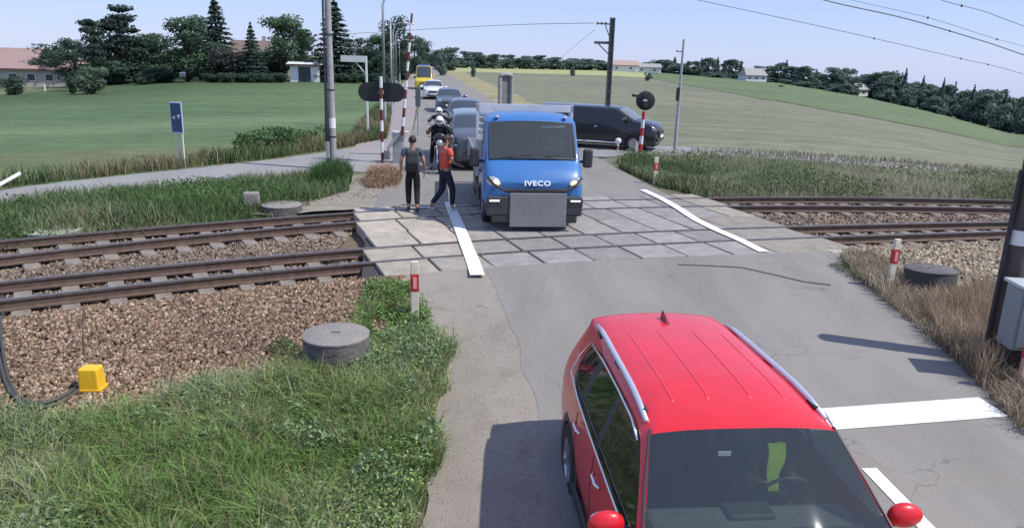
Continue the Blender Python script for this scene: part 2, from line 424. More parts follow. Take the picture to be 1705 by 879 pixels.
# painted markings: ribbons a few mm above the road
M_WHITE = mat('road_paint', (.74, .74, .73), .6, c2=(.50, .495, .485), scale=5, contrast=(.56, .76), detail=12)
def stripe(name, pts, wdt, dz, zf=base_z, n=60):
    p = np.array(pts, float); d = np.concatenate([[0], np.cumsum(np.hypot(*np.diff(p, axis=0).T))]); t = np.linspace(0, d[-1], n)
    q = np.stack([np.interp(t, d, p[:, i]) for i in (0, 1)], -1)
    for _ in range(4): q[1:-1] = (q[:-2]+q[1:-1]*2+q[2:])/4
    tg = np.gradient(q, axis=0); tg /= np.hypot(*tg.T)[:, None]; nn = np.stack([-tg[:, 1], tg[:, 0]], -1)
    return ribbon_raw(name, q-nn*wdt/2, q+nn*wdt/2, dz, zf)
def ribbon_raw(name, L_, R_2, dz, zf, m=None, k=4):
    t = np.linspace(0, 1, k)[None, :, None]; P = L_[:, None]*(1-t)+R_2[:, None]*t
    Z = zf(P[..., 0], P[..., 1])+dz; V = np.concatenate([P, Z[..., None]], -1).reshape(-1, 3); n = len(L_)
    ix = np.arange(n*k).reshape(n, k); fq = np.stack([ix[:-1, :-1], ix[:-1, 1:], ix[1:, 1:], ix[1:, :-1]], -1).reshape(-1, 4)
    o = np_mesh(name, V, fq[:, ::-1], None, m or M_WHITE); me = o.data
    if me.polygons[0].normal.z < 0: me.flip_normals()
    return tag(o, kind='structure')
stripe('road_marking', [at(748,338), at(752,350), at(763,375), at(776,408), at(788,438), at(795,460)], .24, .024, lambda x, y: 0*x)
stripe('road_marking', [at(1070,317), at(1100,331), at(1130,348), at(1160,368), at(1195,385), at(1235,402), at(1272,421)], .21, .024, lambda x, y: 0*x)
q0, q1 = (5.86, 7.95), (3.2, 7.35)
stripe('road_marking', [(5.74, 8.10), (3.2, 7.58)], .44, .008)
a0 = at(1445, 790, -.55); a1 = at(1560, 905, -.6)
stripe('road_marking', [a0, a1, (a1[0]+.3, a1[1]-3)], .16, .008)
# ------------------------------------------------------------------ crossing deck
M_JOINT = mat('joint_dark', (.045, .04, .035), .9)
def panel_mat():
    m = bpy.data.materials.new('panel_concrete'); m.use_nodes = True; nt = m.node_tree; n = nt.nodes; l = nt.links; b = n['Principled BSDF']
    b.inputs['Roughness'].default_value = .85; b.inputs['Specular IOR Level'].default_value = .3
    ge = n.new('ShaderNodeNewGeometry'); sx = n.new('ShaderNodeSeparateXYZ'); l.new(ge.outputs['Position'], sx.inputs[0])
    a = n.new('ShaderNodeAttribute'); a.attribute_name = 'tint'
    t = n.new('ShaderNodeTexNoise'); t.inputs['Scale'].default_value = 3.5; t.inputs['Detail'].default_value = 9; t.inputs['Roughness'].default_value = .7; l.new(ge.outputs['Position'], t.inputs['Vector'])
    mr = n.new('ShaderNodeMapRange'); mr.inputs[1].default_value = .3; mr.inputs[2].default_value = .7; mr.inputs[3].default_value = .72; mr.inputs[4].default_value = 1.2; l.new(t.outputs[0], mr.inputs[0])
    vm = n.new('ShaderNodeVectorMath'); vm.operation = 'SCALE'; l.new(a.outputs['Color'], vm.inputs[0]); l.new(mr.outputs[0], vm.inputs['Scale']); l.new(vm.outputs[0], b.inputs['Base Color'])
    bp = n.new('ShaderNodeBump'); bp.inputs['Strength'].default_value = .3; bp.inputs['Distance'].default_value = .02; l.new(t.outputs[0], bp.inputs['Height']); l.new(bp.outputs[0], b.inputs['Normal'])
    return m
M_PANEL = panel_mat()
deck = bpy.data.objects.new('crossing_deck', None); deck.location = (1.2, 15.5, 0); link(deck); tag(deck, kind='structure')
def curve_row(f, off): return lambda x: float(f(x))+off
rows = [(curve_row(FF, .62), curve_row(FF, .07)), (curve_row(FF, -.07), curve_row(FN, .07)),
        (curve_row(FN, -.07), lambda x: (float(FN(x))+float(NF(x)))/2+.01), (lambda x: (float(FN(x))+float(NF(x)))/2-.015, curve_row(NF, .07)),
        (curve_row(NF, -.07), curve_row(NN, .07)), (curve_row(NN, -.07), lambda x: float(NEDGE(x)))]
lefts = [-3.75, -3.60, -3.35, -2.95, -2.75, -2.35]; rights = [4.9, 5.15, 5.35, 5.7, 6.0, 6.45]
def xs_shift(x, f, y): return x+.36*(float(FF(x))-y)
for ri, (fa, fb) in enumerate(rows):
    x = lefts[ri]; step = .88 if ri not in (2, 3) else .80; k = 0
    refs = (fa(0)+fb(0))/2
    while x < rights[ri]-.05:
        inroad = x > -1.0
        stp = step if x < 4.1 else 2.4
        x2 = min(x+stp, rights[ri])
        if rights[ri]-x2 < .35: x2 = rights[ri]
        ga = .018; jz = random.uniform(-.008, .008) if not inroad else random.uniform(-.003, .003)
        def P(xx, f, o):
            yy0 = f(xx); d = (fa(xx)-yy0); xs = xx+.34*d+o; return (xs, f(xs))
        jr = random.uniform(-.012, .012)
        c = [P(x, fa, ga), P(x2, fa, -ga), P(x2, fb, -ga+jr), P(x, fb, ga+jr)]
        # curved edge follow: subdivide along x
        top = []
        nseg = 3; A = [(c[0][0]+(c[1][0]-c[0][0])*i/nseg) for i in range(nseg+1)]; B = [(c[3][0]+(c[2][0]-c[3][0])*i/nseg) for i in range(nseg+1)]
        V = []; 
        for i in range(nseg+1): V += [(A[i], fa(A[i]), 0+jz), (B[i], fb(B[i]), 0+jz)]
        n0 = len(V); V += [(p[0], p[1], -.22) for p in V]
        Fq = []
        for i in range(nseg): a = 2*i; Fq += [(a, a+1, a+3, a+2), (n0+a, n0+a+2, n0+a+3, n0+a+1), (a, a+2, n0+a+2, n0+a), (a+1, n0+a+1, n0+a+3, a+3)]
        Fq += [(0, n0, n0+1, 1), (2*nseg, 2*nseg+1, n0+2*nseg+1, n0+2*nseg)]
        V = [(p[0]-1.2, p[1]-15.5, p[2]) for p in V]
        mb = MB(); mb.add(V, Fq); o = mb.build('panel', M_PANEL, deck, bevel=.012, seg=1)
        xm = (x+x2)/2
        v = random.uniform(.86, 1.14)
        beige = np.array((.39, .345, .28)); grey = np.array((.265, .25, .235)); brown = np.array((.30, .26, .20))
        t_ = 1/(1+math.exp(-(xm+1.0)*3)); t2 = 1/(1+math.exp(-(xm-4.3-.2*ri)*4)); cc = (beige*(1-t_)+grey*t_)*(1-t2)+brown*t2
        at_ = o.data.color_attributes.new('tint', 'FLOAT_COLOR', 'POINT')
        at_.data.foreach_set('color', np.tile(np.append(cc*v, 1), (len(o.data.vertices), 1)).astype(np.float32).ravel())
        x = x2; k += 1
# dark bed below the joints
mb = MB(); xx = np.linspace(-3.4, 5.2, 20)
V = [(a-1.2, float(FF(a))+.55-15.5, -.06) for a in xx]+[(a+1.0-1.2, float(NEDGE(a+1.0))+.05-15.5, -.06) for a in xx]
mb.add(V, [(i, i+1, 20+i+1, 20+i) for i in range(19)]); mb.build('bed', M_JOINT, deck)
# concrete kerb end at near right corner
kb = MB(); kx = 6.35
kb.box((6.62, ne(6.6)+.02, -.17), (1.05, .20, .36), rotz(.22)); o = kb.build('kerb_block', mat('pale_concrete', (.42, .39, .33), .9, c2=(.34, .31, .27), scale=6, bump=.3), None, bevel=.02)
tag(o, 'pale concrete kerb block at the near right corner of the crossing deck', 'kerb block')

# ------------------------------------------------------------------ tracks
M_RAIL = mat('rail_steel', (.10, .07, .055), .6, .3, c2=(.16, .11, .085), scale=8)
M_RTOP = mat('rail_head', (.30, .29, .29), .35, .8, c2=(.20, .18, .17), scale=12)
M_SLEEPER = mat('sleeper_concrete', (.27, .235, .20), .9, c2=(.14, .11, .09), scale=3, bump=.3)
prof = [(-.065, -.165), (.065, -.165), (.065, -.150), (.012, -.130), (.012, -.045), (.035, -.035), (.035, -.004), (.026, 0), (-.026, 0), (-.035, -.004), (-.035, -.035), (-.012, -.045), (-.012, -.130), (-.065, -.150)]
def rail(f, parent, zf):
    xs = np.concatenate([np.linspace(-60, -11, 26)[:-1], np.linspace(-11, 14, 90), np.linspace(14, 70, 28)[1:]])
    ys = f(xs); tg = np.gradient(np.stack([xs, ys], -1), axis=0); tg /= np.hypot(*tg.T)[:, None]
    nn = np.stack([-tg[:, 1], tg[:, 0]], -1); V = []; k = len(prof)
    for (x, y), n_ in zip(zip(xs, ys), nn):
        z0 = zf(x, y)
        for u, v in prof: V.append((x+n_[0]*u, y+n_[1]*u, v+z0+.012))
    Fq = [(i*k+j, i*k+(j+1) % k, (i+1)*k+(j+1) % k, (i+1)*k+j) for i in range(len(xs)-1) for j in range(k)]
    mb = MB(); mb.add(V, Fq); o = mb.build('rail', M_RAIL, parent)
    o.data.materials.append(M_RTOP)
    for p in o.data.polygons:
        if p.normal.z > .9 and p.center.z > -.03+zf(p.center.x, p.center.y): p.material_index = 1
    return o
zr = lambda x, y: 0.0
def sleepers(fa, fb, parent, side):
    s = 0; x = -24
    while x < 32:
        yc = (float(fa(x))+float(fb(x)))/2; sl = (float(fb(x+.1))+float(fa(x+.1))-2*yc)/.2
        a = math.atan(sl)
        if x < -3.2 or x > 5.0+side:
            mb = MB(); mb.box((0, 0, -.10), (.25, 2.05, .20), None, .96)
            # rail seats and clips
            o = mb.build('sleeper', M_SLEEPER, parent, bevel=.015, seg=1)
            o.location = (x, yc, -.155); o.rotation_euler = (0, 0, a)
        x += .62*math.cos(a)
def track(label, fa, fb, side):
    t = thing('railway_track', label, 'railway track', (0, 0, 0)); 
    rail(fa, t, zr); rail(fb, t, zr)
    sleepers(fa, fb, t, side); return t
track('nearer railway track with rusty rails, closest to the red car', NF, NN, .6)
track('farther railway track with rusty rails, beside the grassy verge', FF, FN, 0)

# ballast stones
def stones(name, pts, zs, size, cols, m):
    n = len(pts); base = np.array([(1, 0, 0), (0, 1, 0), (-1, 0, 0), (0, -1, 0), (0, 0, 1), (0, 0, -1)], float)
    fc = np.array([(0, 1, 4), (1, 2, 4), (2, 3, 4), (3, 0, 4), (1, 0, 5), (2, 1, 5), (3, 2, 5), (0, 3, 5)])
    s = size*(.4+RNG.random((n, 1, 1))**1.6*1.35); V = base[None]*(.65+RNG.random((n, 6, 1))*.6)*np.array([1, .8, .6])
    q = RNG.normal(size=(n, 4)); q /= np.linalg.norm(q, axis=1)[:, None]; a, b, c, d = q.T
    Rm = np.stack([1-2*(c*c+d*d), 2*(b*c-a*d), 2*(b*d+a*c), 2*(b*c+a*d), 1-2*(b*b+d*d), 2*(c*d-a*b), 2*(b*d-a*c), 2*(c*d+a*b), 1-2*(b*b+c*c)], -1).reshape(n, 3, 3)
    V = np.einsum('nij,nkj->nki', Rm, V)*s+np.concatenate([pts, zs[:, None]], -1)[:, None]
    Fq = (fc[None]+(np.arange(n)*6)[:, None, None]).reshape(-1, 3)
    o = np_mesh(name, V.reshape(-1, 3), Fq, np.repeat(cols, 6, 0), m); return tag(o, kind='stuff')
M_STONE = mat_attr('ballast_stone', .85, 30, .15, spec=.3)
def ballast(name, label, poly, dens, size, pal, hf):
    n = int(area(poly)*dens); p = sample_poly(poly, n)
    # keep off the rails
    y = p[:, 1]; x = p[:, 0]; ok = np.ones(n, bool)
    for f in (FF, FN, NF, NN): ok &= np.abs(y-f(x)) > .10
    p = p[ok]; n = len(p); z = hf(p[:, 0], p[:, 1])
    pal = np.array(pal); c = pal[RNG.integers(0, len(pal), n)]*(.7+RNG.random((n, 1))*.65)
    c *= (1+.12*ntype(p[:, 0], p[:, 1], 1.1, 4))[:, None]
    o = stones(name, p, z+.008, size, c, M_STONE); o['label'] = label; o['category'] = 'ballast'; return o
def bh(x, y): return g(x, y)+.03+.010*ntype(x, y, 3, 2)
W = lambda pts, z=0: [at(a, b, z) for a, b in pts]
def strip(x0, x1, fa, fb, n=14):
    xs = np.linspace(x0, x1, n); return [(x, float(fa(x))) for x in xs]+[(x, float(fb(x))) for x in xs[::-1]]
palL = [(.19, .128, .082), (.245, .172, .115), (.14, .095, .062), (.35, .27, .19), (.085, .06, .042), (.205, .13, .083)]
palR = [(.29, .24, .17), (.23, .185, .13), (.37, .32, .24), (.16, .13, .10), (.26, .205, .14)]
palT = [(.15, .11, .08), (.19, .14, .105), (.10, .075, .058), (.25, .20, .155)]
_bl = np.array(sorted([at(a, b, -.42) for a, b in ((-250, 770), (0, 748), (155, 728), (330, 690), (480, 652), (545, 640), (605, 600), (625, 540), (648, 505))]))
ballast('ballast', 'brown stone ballast slope left of the crossing, in front of the near track', strip(-9.6, -1.72, lambda x: float(NN(x))-.05, lambda x: float(np.interp(x, _bl[:, 0], _bl[:, 1]))-.35, 30), 2100, .029, palL, bh)
ballast('ballast', 'brown stone ballast around the near track left of the crossing', strip(-10.5, -2.6, lambda x: float(NF(x))+.9, lambda x: float(NN(x))+.1), 900, .036, palT, bh)
ballast('ballast', 'brown stone ballast around the far track left of the crossing', strip(-12.5, -3.4, lambda x: float(FF(x))+.55, lambda x: float(NF(x))+.8), 800, .036, palT, bh)
ballast('ballast', 'pale tan ballast slope right of the crossing, in front of the near track', strip(6.4, 14, lambda x: float(NN(x))-.05, lambda x: float(NN(x))-3.6), 900, .042, palR, bh)
ballast('ballast', 'dark stone ballast between the two tracks right of the crossing', strip(5.2, 20, lambda x: float(FF(x))+.5, lambda x: float(NN(x))+.1), 420, .05, palT, bh)

# ------------------------------------------------------------------ vehicles
M_TYRE = mat('tyre_rubber', (.018, .018, .019), .85, c2=(.035, .034, .033), scale=12)
M_RIM = mat('alloy_rim', (.45, .45, .47), .35, .9)
M_BLK = mat('black_plastic', (.025, .025, .027), .55, c2=(.04, .04, .042), scale=20)
M_CHROME = mat('chrome_trim', (.75, .75, .76), .18, 1.)
M_DARKIN = mat('dark_cabin', (.02, .021, .023), .8)
M_SEAT = mat('seat_cloth', (.075, .077, .082), .85, c2=(.10, .10, .105), scale=30)
M_LAMP = mat('lamp_glass', (.42, .44, .47), .15, .3)
M_WARM = mat('lit_headlamp', (.9, .72, .45), .2, emit=(1, .72, .35, 1.1))
M_SKIN = mat('skin', (.42, .25, .18), .6, c2=(.36, .20, .14), scale=12)
def glass_mat(name, c, thr, rough=.04):
    m = bpy.data.materials.new(name); m.use_nodes = True; nt = m.node_tree; n = nt.nodes; l = nt.links
    b = n['Principled BSDF']; b.inputs['Base Color'].default_value = (*c, 1); b.inputs['Roughness'].default_value = rough; b.inputs['Specular IOR Level'].default_value = .8
    t = n.new('ShaderNodeBsdfTransparent'); t.inputs[0].default_value = (.80, .88, .86, 1)
    mx = n.new('ShaderNodeMixShader'); mx.inputs[0].default_value = 1-thr
    l.new(t.outputs[0], mx.inputs[1]); l.new(b.outputs[0], mx.inputs[2]); l.new(mx.outputs[0], n['Material Output'].inputs[0])
    MAT[name] = m; return m
G_WIND = glass_mat('windscreen_glass', (.075, .092, .108), .62, .03)
G_TINT = glass_mat('tinted_glass', (.012, .013, .014), .10)
G_FAR = glass_mat('far_glass', (.05, .065, .08), .12, .1)
def paint(name, c, c2=None):
    return mat('paint_'+name, c, .32, .15, c2=c2 or tuple(x*.9 for x in c), scale=1.3, coat=.7, spec=.5)
NROW = 9
def st(y, w, zl, zs, zb, x4, z4, x5, z5, zr, bow=0.):
    """one cross-section: sill, door, shoulder, belt, pillar line, roof/hood edge, roof quarter, centre"""
    pts = [(w*.90, zl), (w*.985, zl+.14), (w, zs), (w*.965, zb), (x4, z4), (x5, z5), (x5*.72, z5+(zr-z5)*.6), (x5*.38, z5+(zr-z5)*.93), (0, zr)]
    return [(x, y+bow*(1-(x/max(w, .01))**2), z) for x, z in pts]
def skin(name, stations, fmap, mats, parent, sub=2, arches=(), creased=()):
    """full car skin from half cross-sections; fmap(i, r) -> part name; returns dict of part objects"""
    nst = len(stations); V = []; 
    for s_ in stations:
        V += [(-x, y, z) for x, y, z in s_]+[(x, y, z) for x, y, z in s_[-2::-1]]
    m = 2*NROW-1; Fq = []; lab = []
    for i in range(nst-1):
        for r in range(m-1):
            Fq.append((i*m+r, i*m+r+1, (i+1)*m+r+1, (i+1)*m+r)); rr = r if r < NROW-1 else 2*NROW-3-r
            lab.append(fmap(i, rr))
    for e, i in ((0, 0), (1, nst-1)):
        for r in range(NROW-1):
            a, b, c, d = i*m+r, i*m+r+1, i*m+m-2-r, i*m+m-1-r
            q = (a, b, c, d) if b != c else (a, b, d)
            Fq.append(q); lab.append('body')
    names = sorted(set(lab)); 
    me = bpy.data.meshes.new('tmp'); me.from_pydata(V, [], Fq)
    for i, p in enumerate(me.polygons): p.material_index = names.index(lab[i])
    for _ in names: me.materials.append(None)
    bm = bmesh.new(); bm.from_mesh(me); bmesh.ops.recalc_face_normals(bm, faces=bm.faces)
    cl = bm.edges.layers.float.new('crease_edge')
    for e in bm.edges:
        if len(e.link_faces) == 2:
            a, b = e.link_faces
            if names[a.material_index] != names[b.material_index]: e[cl] = .97
    vl = bm.verts.layers.float.new('crease_vert')
    for v_ in bm.verts:
        for nm_ in ('windscreen', 'rear_window'):
            if nm_ in names and len(v_.link_faces) > 2 and sum(names[f_.material_index] == nm_ for f_ in v_.link_faces) == 1: v_[vl] = .75
    bm.to_mesh(me); bm.free()
    o = bpy.data.objects.new('tmp', me); COL.objects.link(o)
    sm = o.modifiers.new('s', 'SUBSURF'); sm.levels = sub; sm.render_levels = sub
    bpy.context.view_layer.update(); dg = bpy.context.evaluated_depsgraph_get(); me2 = bpy.data.meshes.new_from_object(o.evaluated_get(dg))
    bpy.data.objects.remove(o)
    res = {}
    vs = [v.co.copy() for v in me2.vertices]
    for k, nm in enumerate(names):
        ids = {}; V2 = []; F2 = []
        for p in me2.polygons:
            if p.material_index != k: continue
            if nm == 'body' and arches:
                c = p.center
                if any(abs(c.x) > ax and math.hypot(c.y-ay, c.z-az) < ar for ay, az, ar, ax in arches): continue
            q = []
            for vi in p.vertices:
                if vi not in ids: ids[vi] = len(V2); V2.append(vs[vi])
                q.append(ids[vi])
            F2.append(q)
        if not F2: continue
        if nm in ('side_window', 'rear_side_window', 'pillar'):
            par = list(range(len(V2)))
            def find(a):
                while par[a] != a: par[a] = par[par[a]]; a = par[a]
                return a
            for q in F2:
                for a in q[1:]: par[find(a)] = find(q[0])
            groups = {}
            for q in F2: groups.setdefault(find(q[0]), []).append(q)
            for gq in groups.values():
                used = sorted({a for q in gq for a in q}); mp_ = {a: i for i, a in enumerate(used)}
                me3 = bpy.data.meshes.new(nm); me3.from_pydata([V2[a] for a in used], [], [[mp_[a] for a in q] for q in gq])
                me3.polygons.foreach_set('use_smooth', [True]*len(gq)); me3.update(); me3.materials.append(mats[nm])
                ob = bpy.data.objects.new(nm, me3); link(ob, parent); res.setdefault(nm+'s', []).append(ob)
            continue
        me3 = bpy.data.meshes.new(nm); me3.from_pydata(V2, [], F2); me3.polygons.foreach_set('use_smooth', [True]*len(F2)); me3.update()
        part = nm
        ob = bpy.data.objects.new(part, me3); link(ob, parent); me3.materials.append(mats[nm]); res[nm] = ob
        if nm == 'body':
            me3.set_sharp_from_angle(angle=R(50))
    return res
def wheel(parent, x, y, r, wd=.22, rim=True, m_rim=None):
    s = 1 if x > 0 else -1
    o = MB().lathe([(r*.62, -wd/2), (r*.9, -wd/2), (r, -wd/2+.03), (r, wd/2-.03), (r*.9, wd/2), (r*.62, wd/2)], (0, 0, 0), 28, 'X')
    w_ = o.build('wheel', M_TYRE, parent, smooth=True); w_.location = (x, y, r)
    if rim:
        b = MB(); b.lathe([(r*.64, s*wd/2*.97), (r*.60, s*wd/2*.8), (r*.56, s*wd*.25), (r*.1, s*wd*.3), (.001, s*wd*.3)], (0, 0, 0), 24, 'X')
        for k in range(5):
            a = 2*math.pi*k/5; b.box((s*wd*.40, math.cos(a)*r*.33, math.sin(a)*r*.33), (.03, r*.14, r*.56), rotx(a-math.pi/2))
        b.build('rim', m_rim or M_RIM, w_, smooth=True)
    return w_
def arch_ring(parent, x, y, z, r, s, m=None, wd=.07):
    P = []; n = 18; Fq = []
    for k in range(n+1):
        a = -.12*math.pi+k*(1.24*math.pi)/n
        for rr, dx in ((r-.035, -.10), (r-.035, .012), (r+wd, .010), (r+wd, -.06)):
            P.append((x+s*dx, y+rr*math.cos(a), z+rr*math.sin(a)))
    for k in range(n):
        for j in range(3): a = k*4+j; Fq.append((a, a+1, a+5, a+4))
    return MB().add(P, Fq).build('wheel_arch', m or M_BLK, parent, smooth=True)

# templates: front is +Y, wheels on z=0
def suv_stations(L=2.2, Hh=1.0):
    k = Hh
    return [st(L, .58, .32, .50, .66, .50, .74, .44, .78, .80, .06), st(L-.08, .78, .26, .52, .76, .68, .85, .60, .90, .93, .06), st(L-.32, .88, .22, .62, .86, .78, .95, .68, 1.00, 1.04, .05),
     st(1.40, .915, .20, .70, .94, .83, 1.02, .74, 1.06, 1.12, .04), st(1.00, .92, .20, .72, .99, .86, 1.05, .78, 1.10, 1.16, .06),
     st(.94, .92, .20, .72, 1.00, .87, 1.06, .82, 1.10, 1.17, .14),
     st(.36, .92, .20, .72, 1.03, .71, 1.48*k, .665, 1.540*k, 1.60*k, .10), st(.20, .92, .20, .72, 1.03, .695, 1.51*k, .62, 1.585*k, 1.64*k, .04),
     st(-.22, .92, .20, .73, 1.04, .70, 1.53*k, .62, 1.605*k, 1.67*k), st(-.31, .92, .20, .73, 1.045, .70, 1.53*k, .62, 1.605*k, 1.67*k),
     st(-.95, .92, .20, .75, 1.06, .69, 1.51*k, .61, 1.60*k, 1.665*k), st(-1.06, .92, .20, .75, 1.08, .69, 1.51*k, .61, 1.60*k, 1.66*k),
     st(-1.52, .915, .22, .76, 1.13, .69, 1.46*k, .63, 1.585*k, 1.64*k), st(-1.84, .905, .24, .77, 1.14, .685, 1.44*k, .63, 1.565*k, 1.615*k, -.01), st(-1.93, .90, .26, .77, 1.14, .69, 1.42*k, .625, 1.54*k, 1.59*k, -.02),
     st(-2.06, .88, .28, .78, 1.06, .74, 1.12, .67, 1.16, 1.18, -.05), st(-2.12, .86, .28, .78, .98, .74, 1.03, .66, 1.05, 1.06, -.04),
     st(-2.20, .80, .32, .60, .78, .66, .82, .56, .84, .85, -.04)]
def suv_map(i, r):
    if i == 5 and r in (5, 6, 7): return 'windscreen'
    if r == 3 and i in (5, 6, 7, 9, 11): return 'side_window' if i != 11 else 'rear_side_window'
    if r == 3 and i in (8, 10): return 'pillar'
    if i == 14 and r in (5, 6, 7): return 'rear_window'
    return 'body'
def suv_wide(st_, sw=1., sl=1., sh=1.): return [[(x*sw, y*sl, z*sh) for x, y, z in s_] for s_ in st_]
def make_car(name, label, cat, loc, rz, col_, stations, fmap, group=None, wheels=((1.32, .34), (-1.32, .34)), wx=.80, detail=0, sub=2, glass=None, m_body=None):
    t = thing(name, label, cat, loc, rz, group); gl = glass or G_FAR; pm = m_body or col_
    mats = {'body': pm, 'windscreen': gl, 'side_window': gl, 'rear_side_window': gl, 'rear_window': gl, 'pillar': M_BLK}
    wmax = max(p[0] for s_ in stations for p in s_)
    arches = [(y, r, r*1.16, wmax*.75) for y, r in wheels]
    ps = skin(name, stations, fmap, mats, t, sub, arches)
    for y, r in wheels:
        for s in (-1, 1):
            wheel(t, s*(wx), y, r)
            arch_ring(t, s*(wmax*.975), y, r, r*1.14, s, M_BLK if detail else pm, .05 if detail else .02)
    # underbody box closing the view through arches
    mb = MB(); ys = [p[1] for s_ in stations for p in s_]
    mb.box((0, (max(ys)+min(ys))/2, .36), (wmax*1.22, (max(ys)-min(ys))*.93, .30)); mb.build('underbody', M_DARKIN, t)
    return t, ps
def mirror(parent, x, y, z, m, s, sz=1.):
    mb = MB(); mb.ell((x+s*.10*sz, y, z), (.135*sz, .070*sz, .085*sz), 20); mb.v = [(a, b if b > y-.03*sz else y-.03*sz-(y-.03*sz-b)*.3, c+(c-z)*.25*(1 if c > z else .6)*(1-abs(a-x)/.3)) for a, b, c in mb.v]; o = mb.build('mirror', m, parent, smooth=2)
    b = MB().box((x-s*.02, y-.01, z-.06*sz), (.16*sz, .05, .04)); b.build('mirror_arm', M_BLK, o)
    b = MB().ell((x+s*.11*sz, y-.055*sz, z), (.105*sz, .03*sz, .065*sz), 14); b.build('mirror_glass', M_CHROME, o, smooth=2)
    return o

from mathutils.bvhtree import BVHTree
def surf(parts):
    out = []
    for o in parts: out.append(BVHTree.FromPolygons([v.co.copy() for v in o.data.vertices], [tuple(p.vertices) for p in o.data.polygons]))
    def top(x, y, dflt=1.6):
        zs = [h[0].z for b in out for h in [b.ray_cast(Vector((x, y, 4)), Vector((0, 0, -1)))] if h[0] is not None]
        return max(zs) if zs else dflt
    def side(s, y, z, dflt=.92):
        xs = [abs(h[0].x) for b in out for h in [b.ray_cast(Vector((s*4, y, z)), Vector((-s, 0, 0)))] if h[0] is not None]
        return s*(max(xs) if xs else dflt)
    return top, side
# ---- red SUV
RX, RY, RYAW, RZ0 = 1.603, 5.10, 3.052, -.579
M_RED = mat('paint_red', (.70, .014, .022), .36, .0, c2=(.60, .011, .018), scale=2.2, coat=.55, spec=.4)
rz_red = -RYAW        # local +Y -> world (sin yaw, cos yaw)
t, ps = make_car('red_suv', 'bright red SUV with silver roof rails driving towards the camera in the foreground', 'car', (RX, RY, RZ0), rz_red, M_RED, suv_stations(), suv_map, wheels=((1.34, .345), (-1.32, .345)), wx=.815, detail=1, sub=3, glass=G_WIND)
RED = t; TOP, SIDE = surf([ps['body']])
for ob in ps['side_windows']+ps['rear_side_windows']+[ps['rear_window']]: ob.data.materials[0] = G_TINT
def surf_line(pts, r, name, m, parent, n=6): return MB().tube(pts, r, n).build(name, m, parent, smooth=2)
for s in (-1, 1):
    rp = [(s*(.655-.03*k_/8), .27-1.93*k_/8, TOP(s*(.655-.03*k_/8), .27-1.93*k_/8)+(.012 if k_ in (0, 8) else .034)) for k_ in range(9)]
    b = MB().tube(rp, [.018, .023, .024, .024, .024, .024, .024, .023, .018], 10); o = b.build('roof_rail', mat('silver_rail', (.72, .73, .76), .35, .7), t, smooth=2)
    for yy in (.1, -.7, -1.45): MB().box((s*.64, yy, TOP(s*.64, yy)+.005), (.03, .14, .05)).build('rail_foot', M_BLK, o)
    mirror(t, s*.93, .78, 1.09, M_RED, s, .92)
    MB().tube([(s*.66, .38, 1.545), (s*.76, .70, 1.30), (s*.825, .95, 1.115)], .012, 6).build('windscreen_seal', M_BLK, t)
    # chrome line round the side glass
    ch = [(s*.902, .86, 1.045), (s*.905, .3, 1.055), (s*.903, -.5, 1.075), (s*.897, -1.1, 1.10), (s*.885, -1.52, 1.155), (s*.80, -1.56, 1.30), (s*.715, -1.46, 1.462), (s*.722, -.9, 1.515), (s*.728, -.3, 1.53), (s*.728, .15, 1.515), (s*.735, .36, 1.455)]
    surf_line(ch, .010, 'window_trim', M_CHROME, t)
    for yy in (.02, -.82):
        b = MB().tube([(s*.925, yy+.10, .93), (s*.952, yy+.06, .935), (s*.955, yy-.06, .94), (s*.925, yy-.10, .94)], .014, 8); b.build('door_handle', M_CHROME, t, smooth=2)
    for yy in (.74, -.27, -1.02):   # shut lines
        MB().tube([(SIDE(s, yy, zq), yy, zq) for zq in (.36, .5, .62, .74, .86, .98)], .005, 5).build('door_gap', M_JOINT, t)
    MB().box((s*.905, 0, .245), (.05, 2.1, .11)).build('sill_cladding', M_BLK, t, bevel=.02)
    MB().ell((s*.68, 1.98, .78), (.16, .10, .07), 14).build('headlight', M_LAMP, t, smooth=2)
    MB().tube([(s*.60, .98, 1.155), (s*.1, 1.02, 1.18)], .012, 6).build('wiper', M_BLK, t)
for xx in (-.42, -.16, .16, .42):     # pressed ribs in the roof
    MB().tube([(xx, yq, TOP(xx, yq)-.0065+(.0-.004*(yq > .05 or yq < -1.3))) for yq in np.linspace(.12, -1.42, 14)], .012, 8).build('roof_rib', M_RED, t, smooth=2)
b = MB(); b.add([(-.022, -1.68, 1.60), (.022, -1.68, 1.60), (.015, -1.45, 1.635), (-.015, -1.45, 1.635), (0, -1.69, 1.71), (0, -1.63, 1.705)], [(0, 1, 2, 3), (0, 4, 1), (1, 4, 5, 2), (2, 5, 3), (3, 5, 4, 0)])
b.build('shark_fin_antenna', mat('fin', (.25, .02, .03), .4), t, smooth=True)
# windscreen top band, cabin
MB().box((0, -.1, .62), (1.56, 2.5, .10)).build('cabin_floor', M_DARKIN, t)
MB().box((0, .72, .93), (1.45, .42, .22)).build('dashboard', mat('dash_grey', (.085, .09, .095), .7, c2=(.12, .125, .13), scale=10), t, bevel=.06, seg=3)
MB().box((0, .62, 1.02), (.34, .20, .10)).build('instrument_hood', M_BLK, t, bevel=.03)
for s in (-1, 1):
    b = MB(); b.box((s*.38, -.05, .72), (.50, .52, .16)); b.box((s*.38, -.36, 1.02), (.50, .14, .58), rotx(.2)); o = b.build('seat', M_SEAT, t, bevel=.05, seg=3)
    MB().box((s*.38, -.44, 1.42), (.27, .10, .17), rotx(.12)).build('headrest', M_SEAT, o, bevel=.04, seg=3)
b = MB(); b.box((0, -1.0, .78), (1.35, .5, .16)); b.box((0, -1.28, 1.08), (1.35, .14, .55), rotx(.2)); b.build('rear_bench', M_SEAT, t, bevel=.05)
